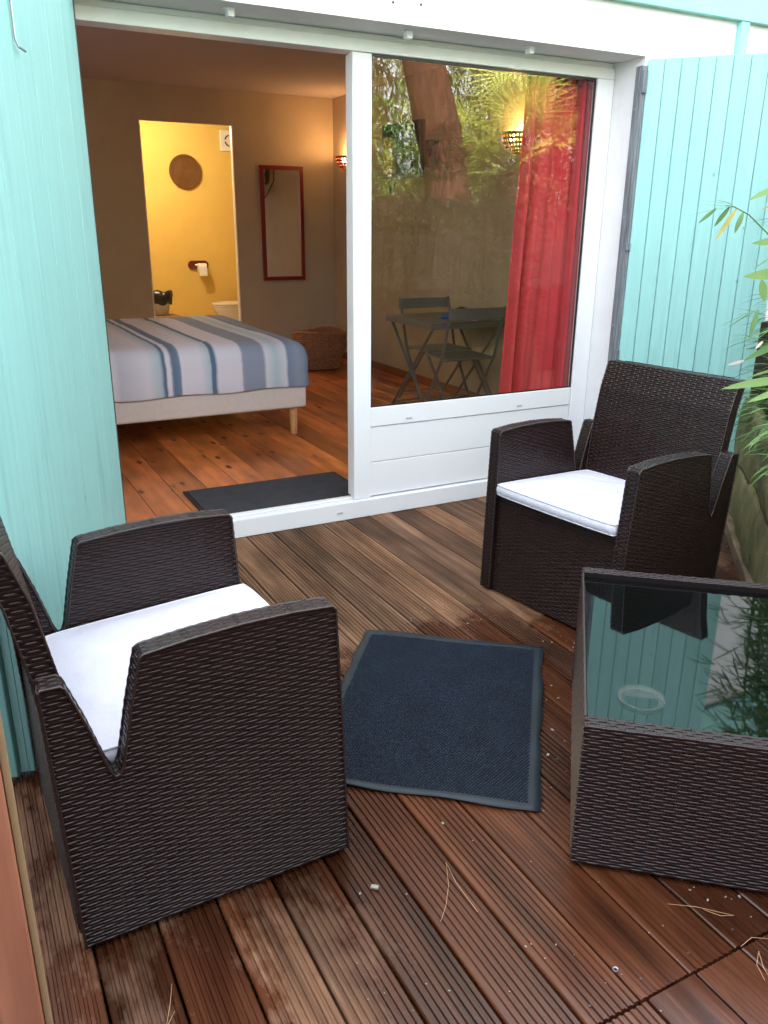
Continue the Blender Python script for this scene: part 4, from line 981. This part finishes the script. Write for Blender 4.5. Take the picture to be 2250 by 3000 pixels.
for (sx0, sy0, ex, ey, wd, m_, dy_) in ((2130, 604, 2024, 601, .010, LEAFL, .0), (2148, 606, 2013, 632, .007, LEAF, .03), (2098, 611, 2046, 654, .013, LEAF, .0), (2137, 606, 2092, 664, .017, LEAF, -.01), (2158, 610, 2095, 704, .018, LEAFY, -.02), (2177, 620, 2152, 684, .019, LEAF, -.02), (2140, 600, 2050, 586, .007, LEAFL, .03), (2148, 601, 2092, 584, .009, LEAFL, -.03), (2165, 612, 2110, 605, .006, LEAF, 0)):
    leaf_between(at(sx0, sy0, Yc), at(ex, ey, Yc + dy_), wd, m_, upw=toC.cross((at(ex, ey, Yc) - at(sx0, sy0, Yc))).cross(at(ex, ey, Yc) - at(sx0, sy0, Yc)) if wd > .012 else (0, 0, 1), droop=.12)
def facing(a, c): d_ = (c - a); t_ = (CAMP - a); return t_ - d_ * (t_.dot(d_) / d_.length_squared)
specs = [(2222, 906, 2110, 955, .007, LEAF, 1.6, .06), (2218, 908, 2132, 959, .008, LEAF, 1.62, .0), (2222, 908, 2194, 992, .016, LEAF, 1.6, -.02),
         (2330, 800, 2178, 809, .028, LEAFL, 1.25, .0), (2300, 540, 2192, 586, .016, LEAFL, 1.45, .0), (2320, 705, 2203, 712, .020, LEAFL, 1.35, .02), (2320, 590, 2232, 611, .010, LEAFY, 1.5, .0),
         (2290, 735, 2205, 790, .009, LEAF, 1.55, .0), (2232, 820, 2240, 885, .020, LEAFL, 1.3, .0), (2300, 960, 2136, 1002, .008, LEAF, 1.7, .05), (2290, 950, 2170, 1006, .009, LEAF, 1.75, 0),
         (2330, 985, 2176, 1057, .022, LEAF, 1.45, .0), (2330, 1108, 2113, 1137, .024, LEAFL, 1.35, .0), (2330, 1130, 2188, 1178, .020, LEAFL, 1.4, .02), (2320, 1080, 2170, 1018, .006, LEAFL, 1.5, .02),
         (2300, 1075, 2190, 1105, .010, LEAFL, 1.8, .0), (2290, 1010, 2185, 1022, .010, LEAF, 1.9, .0), (2300, 1150, 2205, 1135, .010, LEAF, 1.9, .0)]
for (sx0, sy0, ex, ey, wd, m_, Y_, dY) in specs:
    a, c = at(sx0, sy0, Y_), at(ex, ey, Y_ + dY); leaf_between(a, c, wd, m_, upw=facing(a, c) if wd > .009 else (0, 0, 1), droop=.10, fold=.12)
a, c = at(2180, 1056, 1.45), at(2130, 1070, 1.45); leaf_between(a, c, .008, LEAFW, upw=facing(a, c), droop=0); a, c = at(2235, 1000, 1.5), at(2212, 1022, 1.5); leaf_between(a, c, .009, LEAFW, upw=facing(a, c), droop=0)
# culms and the mass of foliage over the planter
cl = MB(); fm_ = MB(); rb = random.Random(21)
for k in range(30):
    s = (.10 + .35 * rb.random()) if k % 3 == 0 else .25 + 1.6 * rb.random(); q_ = rb.uniform(.12, .5); b0_ = pc + fd * s - nd * q_ + upv * .5
    lean = Vector((rb.uniform(-.10, .22), rb.uniform(-.2, .12), 0)) - nd * .12; H_ = rb.uniform(.8, 1.7); pts = [b0_ + lean * (t * t) * H_ * .6 + upv * (H_ * t) for t in (0, .25, .5, .75, 1)]
    cl.tube(pts, [.008, .007, .006, .004, .002], 6)
    for q in range(110):
        t = rb.uniform(.0, 1) ** 1.35; p_ = b0_ + lean * (t * t) * H_ * .6 + upv * (H_ * t); a_ = rb.uniform(0, 2 * pi); rr = rb.uniform(.03, .17)
        cpt = p_ + Vector((cos(a_) * rr, sin(a_) * rr, rb.uniform(-.04, .08)))
        for z_ in range(3):
            an = a_ + rb.uniform(-.8, .8); fm_.m = rb.choice([0, 0, 0, 1]); leaf(fm_, cpt, (cos(an), sin(an), rb.uniform(-.3, .45)), rb.uniform(.08, .17), rb.uniform(.009, .017), droop=rb.uniform(.2, .7), seg=3)
cl.build('culm', LEAF, bamboo, smooth=True); fm_.build('foliage', [LEAF, LEAFL], bamboo, smooth=True, kind='stuff')
# low leaves hanging over the planter rim
hg = MB(); rb = random.Random(4)
for k in range(85):
    s = rb.uniform(.05, 1.6); p_ = pc + fd * s + upv * rb.uniform(.56, .70) - nd * rb.uniform(0, .08); hg.m = rb.choice([0, 0, 1])
    leaf(hg, p_, nd * rb.uniform(.4, 1) + fd * rb.uniform(-.8, .8) + upv * rb.uniform(-.2, .5), rb.uniform(.10, .20), rb.uniform(.010, .019), droop=rb.uniform(.6, 1.3), seg=5)
hg.build('hanging_leaves', [LEAF, LEAFL], bamboo, smooth=True, kind='stuff')

# ------------------------------------------------------------------ behind the camera: fence, garden
fe = thing('garden_fence', 'dark board fence closing the terrace behind the camera, seen only in the glass', 'fence', (0, -1.05, 0))
for k in range(62):
    x = -1.6 + k * .15
    b = MB(); b.box(x, x + .142, 0, .022, -.3, 1.66 + rd.uniform(-.01, .01)); b.build('board', FENCE, fe)
b = MB(); b.box(-1.6, 7.7, -.012, -.002, -.25, 1.62); b.build('backing_sheet', FENCE, fe); b = MB(); b.box(-1.6, 7.7, -.05, -.013, .3, .39); b.build('rail', FENCE, fe); b = MB(); b.box(-1.6, 7.7, -.05, -.013, 1.35, 1.44); b.build('rail', FENCE, fe)
f2 = thing('garden_fence', 'unseen dark board fence added along the left end of the terrace for the light', 'fence', (-1.35, 0, 0))  # out of view, added to shape the light on the terrace
for k in range(29):
    y = -1.0 + k * .15
    b = MB(); b.box(0, .022, y, y + .142, -.3, 1.66); b.build('board', FENCE, f2)
iv = MB(); rb = random.Random(55)
for k in range(2600):
    x = rb.uniform(-1.5, 7.6); top_ = 1.72 + .16 * sin(x * 2.3) + .10 * sin(x * 5.1 + 1); c_ = Vector((x, -1.12 + rb.uniform(-.14, .14), rb.uniform(1.35, top_)))
    for q in range(3): leaf(iv, c_, (rb.uniform(-1, 1), rb.uniform(-.5, 1), rb.uniform(-.6, .7)), rb.uniform(.06, .13), .03, seg=2)
o = iv.build('climbing_ivy', [mat('ivy_leaf', (.022, .038, .012), .6)], None); tag(o, 'dark ivy growing along the top of the fence behind the camera', 'climber', kind='stuff')
tr = thing('pine_tree', 'leaning reddish pine trunk in the garden, mirrored in the glass pane', 'tree', (6.08, -2.0, -.3))
b = MB(); pts = []; rr_ = []
for k in range(24):
    t = k / 23; z = t * 9; pts.append((-.75 * min(1, z / 3.6) - .12 * max(0, z - 3.6) + .02 * sin(z * 3), .1 * sin(z), z)); rr_.append(lerp(.31, .15, t) * (1 + .04 * sin(z * 5)))
b.tube(pts, rr_, 22); b.build('trunk', BARK, tr, smooth=True)
lm = MB(); lm.tube([(-.9, 0, 3.7), (-.45, .15, 4.4), (.2, .2, 5.4)], [.13, .09, .05], 10); lm.build('limb', BARK, tr, smooth=True); lm = MB(); lm.tube([(-.55, 0, 2.45), (-.20, .12, 2.55), (-.12, .14, 2.62)], [.10, .06, .05], 10); lm.build('limb', BARK, tr, smooth=True)
cr_ = MB(); rb = random.Random(9)
for k in range(900):
    a_ = rb.uniform(0, 2 * pi); rr = rb.uniform(.2, 2.6); c_ = Vector((-1.2 + rr * cos(a_), rr * sin(a_) * .9, rb.uniform(6.0, 9.6)))
    for q in range(7):
        d_ = Vector((rb.uniform(-1, 1), rb.uniform(-1, 1), rb.uniform(-.3, 1))); leaf(cr_, c_, d_, rb.uniform(.15, .28), .02, seg=2)
cr_.build('crown', TREEL, tr)
def fan_palm(loc, trunk_h, label, seed, nf=13, size=.85):
    r_ = random.Random(seed); t = thing('fan_palm', label, 'palm', loc, 0, 'fan palms in the garden')
    b = MB(); b.tube([(0, 0, 0), (.03, 0, trunk_h * .5), (0, 0, trunk_h)], [.14, .12, .13], 12); b.build('trunk', BARK, t, smooth=True)
    for k in range(nf):
        a_ = 2 * pi * k / nf * 2.4 + r_.uniform(-.2, .2); el = r_.uniform(-.1, 1.35); d_ = Vector((cos(a_) * cos(el), sin(a_) * cos(el), sin(el))); L = size * r_.uniform(.6, 1.35)
        fr = MB(); o_ = Vector((0, 0, trunk_h)); e_ = o_ + d_ * L; fr.tube([o_, o_ + d_ * L * .5 + Vector((0, 0, .03)), e_], .009, 5)
        side = d_.cross(Vector((0, 0, 1))).normalized(); n_ = side.cross(d_)
        for q in range(28):
            an = lerp(-2.25, 2.25, q / 27); dd = d_ * cos(an) + side * sin(an) + n_ * .12
            leaf(fr, e_, dd, size * (.66 + .16 * cos(an)), .024, up=tuple(n_), droop=.35, seg=4, fold=.5)
        fr.build('frond', PALM, t, smooth=True)
fan_palm((6.62, -2.05, -.3), 2.35, 'taller fan palm in the garden right of the pine, mirrored in the glass', 1, 17, .92)
fan_palm((6.35, -2.9, -.3), 1.75, 'shorter fan palm close to the pine trunk, mirrored in the glass', 2, 14, .9)
cf = thing('evergreen_tree', 'dense dark evergreen at the right of the garden, mirrored behind the curtain', 'tree', (9.3, -2.9, -.3))
b = MB(); b.tube([(0, 0, 0), (.05, 0, 2), (0, .05, 5)], [.2, .16, .08], 10); b.build('trunk', BARK, cf, smooth=True)
ev = MB(); rb = random.Random(88)
for k in range(5200):
    z = rb.uniform(.3, 6.0); rr = 1.75 * (1 - (z / 6.6) ** 2) ** .5 * rb.uniform(.35, 1) ** .5; a_ = rb.uniform(0, 2 * pi); c_ = Vector((rr * cos(a_), rr * sin(a_) * .7, z))
    for q in range(3): leaf(ev, c_, (cos(a_) + rb.uniform(-.8, .8), sin(a_) + rb.uniform(-.8, .8), rb.uniform(-.9, .2)), rb.uniform(.12, .24), .05, seg=2)
ev.build('crown', leaf_mat('evergreen_leaf', (.022, .040, .014), (.010, .022, .008), .6, .1), cf)
gd = MB(); rb = random.Random(12)
for k in range(15000):
    x = rb.uniform(-1, 12); y = rb.uniform(-6.5, -4.0); z = rb.uniform(.6, 4.9) * (1 - .15 * rb.random()); c_ = Vector((x, y, z)); gd.m = 0 if (sin(x * 1.7) + sin(z * 2.3 + x) + rb.uniform(-1, 1)) > .2 else 1
    for q in range(4):
        d_ = Vector((rb.uniform(-1, 1), rb.uniform(-.6, .6), rb.uniform(-1.2, .6))); leaf(gd, c_, d_, rb.uniform(.14, .26), rb.uniform(.03, .06), seg=2)
o = gd.build('garden_hedge', [TREEL, PINEL], None); tag(o, 'tall mass of pale sunlit shrubs and foliage beyond the fence, mirrored in the glass', 'shrubs', kind='stuff')
sb = MB(); rb = random.Random(31)
for k in range(260):
    c_ = Vector((4.35 + rb.uniform(-.45, .35), -1.6 + rb.uniform(-.3, .3), rb.uniform(1.5, 2.75)))
    for q in range(7):
        d_ = Vector((rb.uniform(-1, 1), rb.uniform(-1, 1), rb.uniform(-.8, .6))); leaf(sb, c_, d_, rb.uniform(.12, .22), .026, seg=3, droop=.5)
o = sb.build('garden_bush', LEAF, None); tag(o, 'dark green leafy bush rising above the fence left of the pine, mirrored in the glass', 'shrub')

# ------------------------------------------------------------------ litter on the deck
def onz(px, py, z=.0): r_ = ray(px, py); return CAMP + r_ * ((z - 1.42) / r_.z)
def needle(pts, label, r=.00062):
    b = MB(); base = Vector(pts[0][0]); 
    for ln in pts: b.tube([p for p in ln], r, 4)
    o = b.build('pine_needle', DRYN, None, smooth=True); tag(o, label, 'pine needle', 'dry pine needles fallen on the deck')
def P2(q, z=.003): v_ = onz(*q); return Vector((v_.x, v_.y, z))
needle([[P2((1307, 2530)), P2((1314, 2600), .006), P2((1306, 2660), .005), P2((1291, 2703))], [P2((1307, 2530)), P2((1335, 2590), .005), P2((1400, 2675))]], 'forked dry pine needle on the grooved planks below the blue mat')
needle([[P2((1955, 2651)), P2((2040, 2662), .005), P2((2100, 2674)), P2((2150, 2685))], [P2((2150, 2685)), P2((2110, 2687), .004), P2((2060, 2668))]], 'reddish pine needle lying below the woven table')
needle([[P2((2170, 2776)), P2((2200, 2755), .008), P2((2250, 2753))]], 'pine needle at the right edge by the plank joint')
needle([[P2((2222, 2790)), P2((2216, 2830), .004), P2((2240, 2875))], [P2((2222, 2790)), P2((2236, 2840), .004), P2((2262, 2880))]], 'forked pine needle at the lower right corner')
needle([[P2((504, 2885)), P2((500, 2940), .005), P2((488, 3010))], [P2((512, 2965)), P2((492, 3010), .005)]], 'pine needle on the stained plank at the lower left')
needle([[P2((1248, 1487)), P2((1258, 1476), .01), P2((1268, 1474), .014)]], 'pale curled wood splinter on the deck beside the door sill', .0024)
b = MB(); rb = random.Random(77)
spots = [(1098, 2602, .0085), (1055, 2620, .003), (1297, 2414, .004), (1605, 2213, .005), (1618, 2140, .005), (1617, 1883, .003), (1682, 1886, .003), (1615, 2010, .003), (1540, 2775, .0025)]
for k in range(20): spots.append((rb.gauss(1285, 50), rb.gauss(1805, 26), rb.uniform(.0016, .0034)))
for k in range(16): spots.append((rb.uniform(1590, 1680), rb.uniform(1830, 2400), rb.uniform(.0012, .0032)))
for k in range(26): spots.append((rb.uniform(1020, 2200), rb.uniform(2420, 2980), rb.uniform(.0008, .002)))
for k in range(8): spots.append((rb.uniform(1980, 2210), rb.uniform(2580, 2640), rb.uniform(.0015, .0035)))
for (px, py, s_) in spots:
    v_ = onz(px, py); a_ = rb.uniform(0, pi); b.obox((v_.x, v_.y, .0015 + s_ * .2), (s_ * cos(a_), s_ * sin(a_), 0), (-s_ * .6 * sin(a_), s_ * .6 * cos(a_), 0), (0, 0, s_ * .25))
o = b.build('petal_litter', CRUMB, None); tag(o, 'scattered tiny pale petals and crumbs on the wet deck', 'litter', kind='stuff')
v_ = onz(1803, 2842); b = MB(); b.tube([(v_.x + .005 * cos(2 * pi * k / 12), v_.y + .005 * sin(2 * pi * k / 12), .0018) for k in range(13)], .0016, 5, cap=False); o = b.build('washer', METAL); tag(o, 'tiny pale ring lying on the plank near the joint', 'washer')
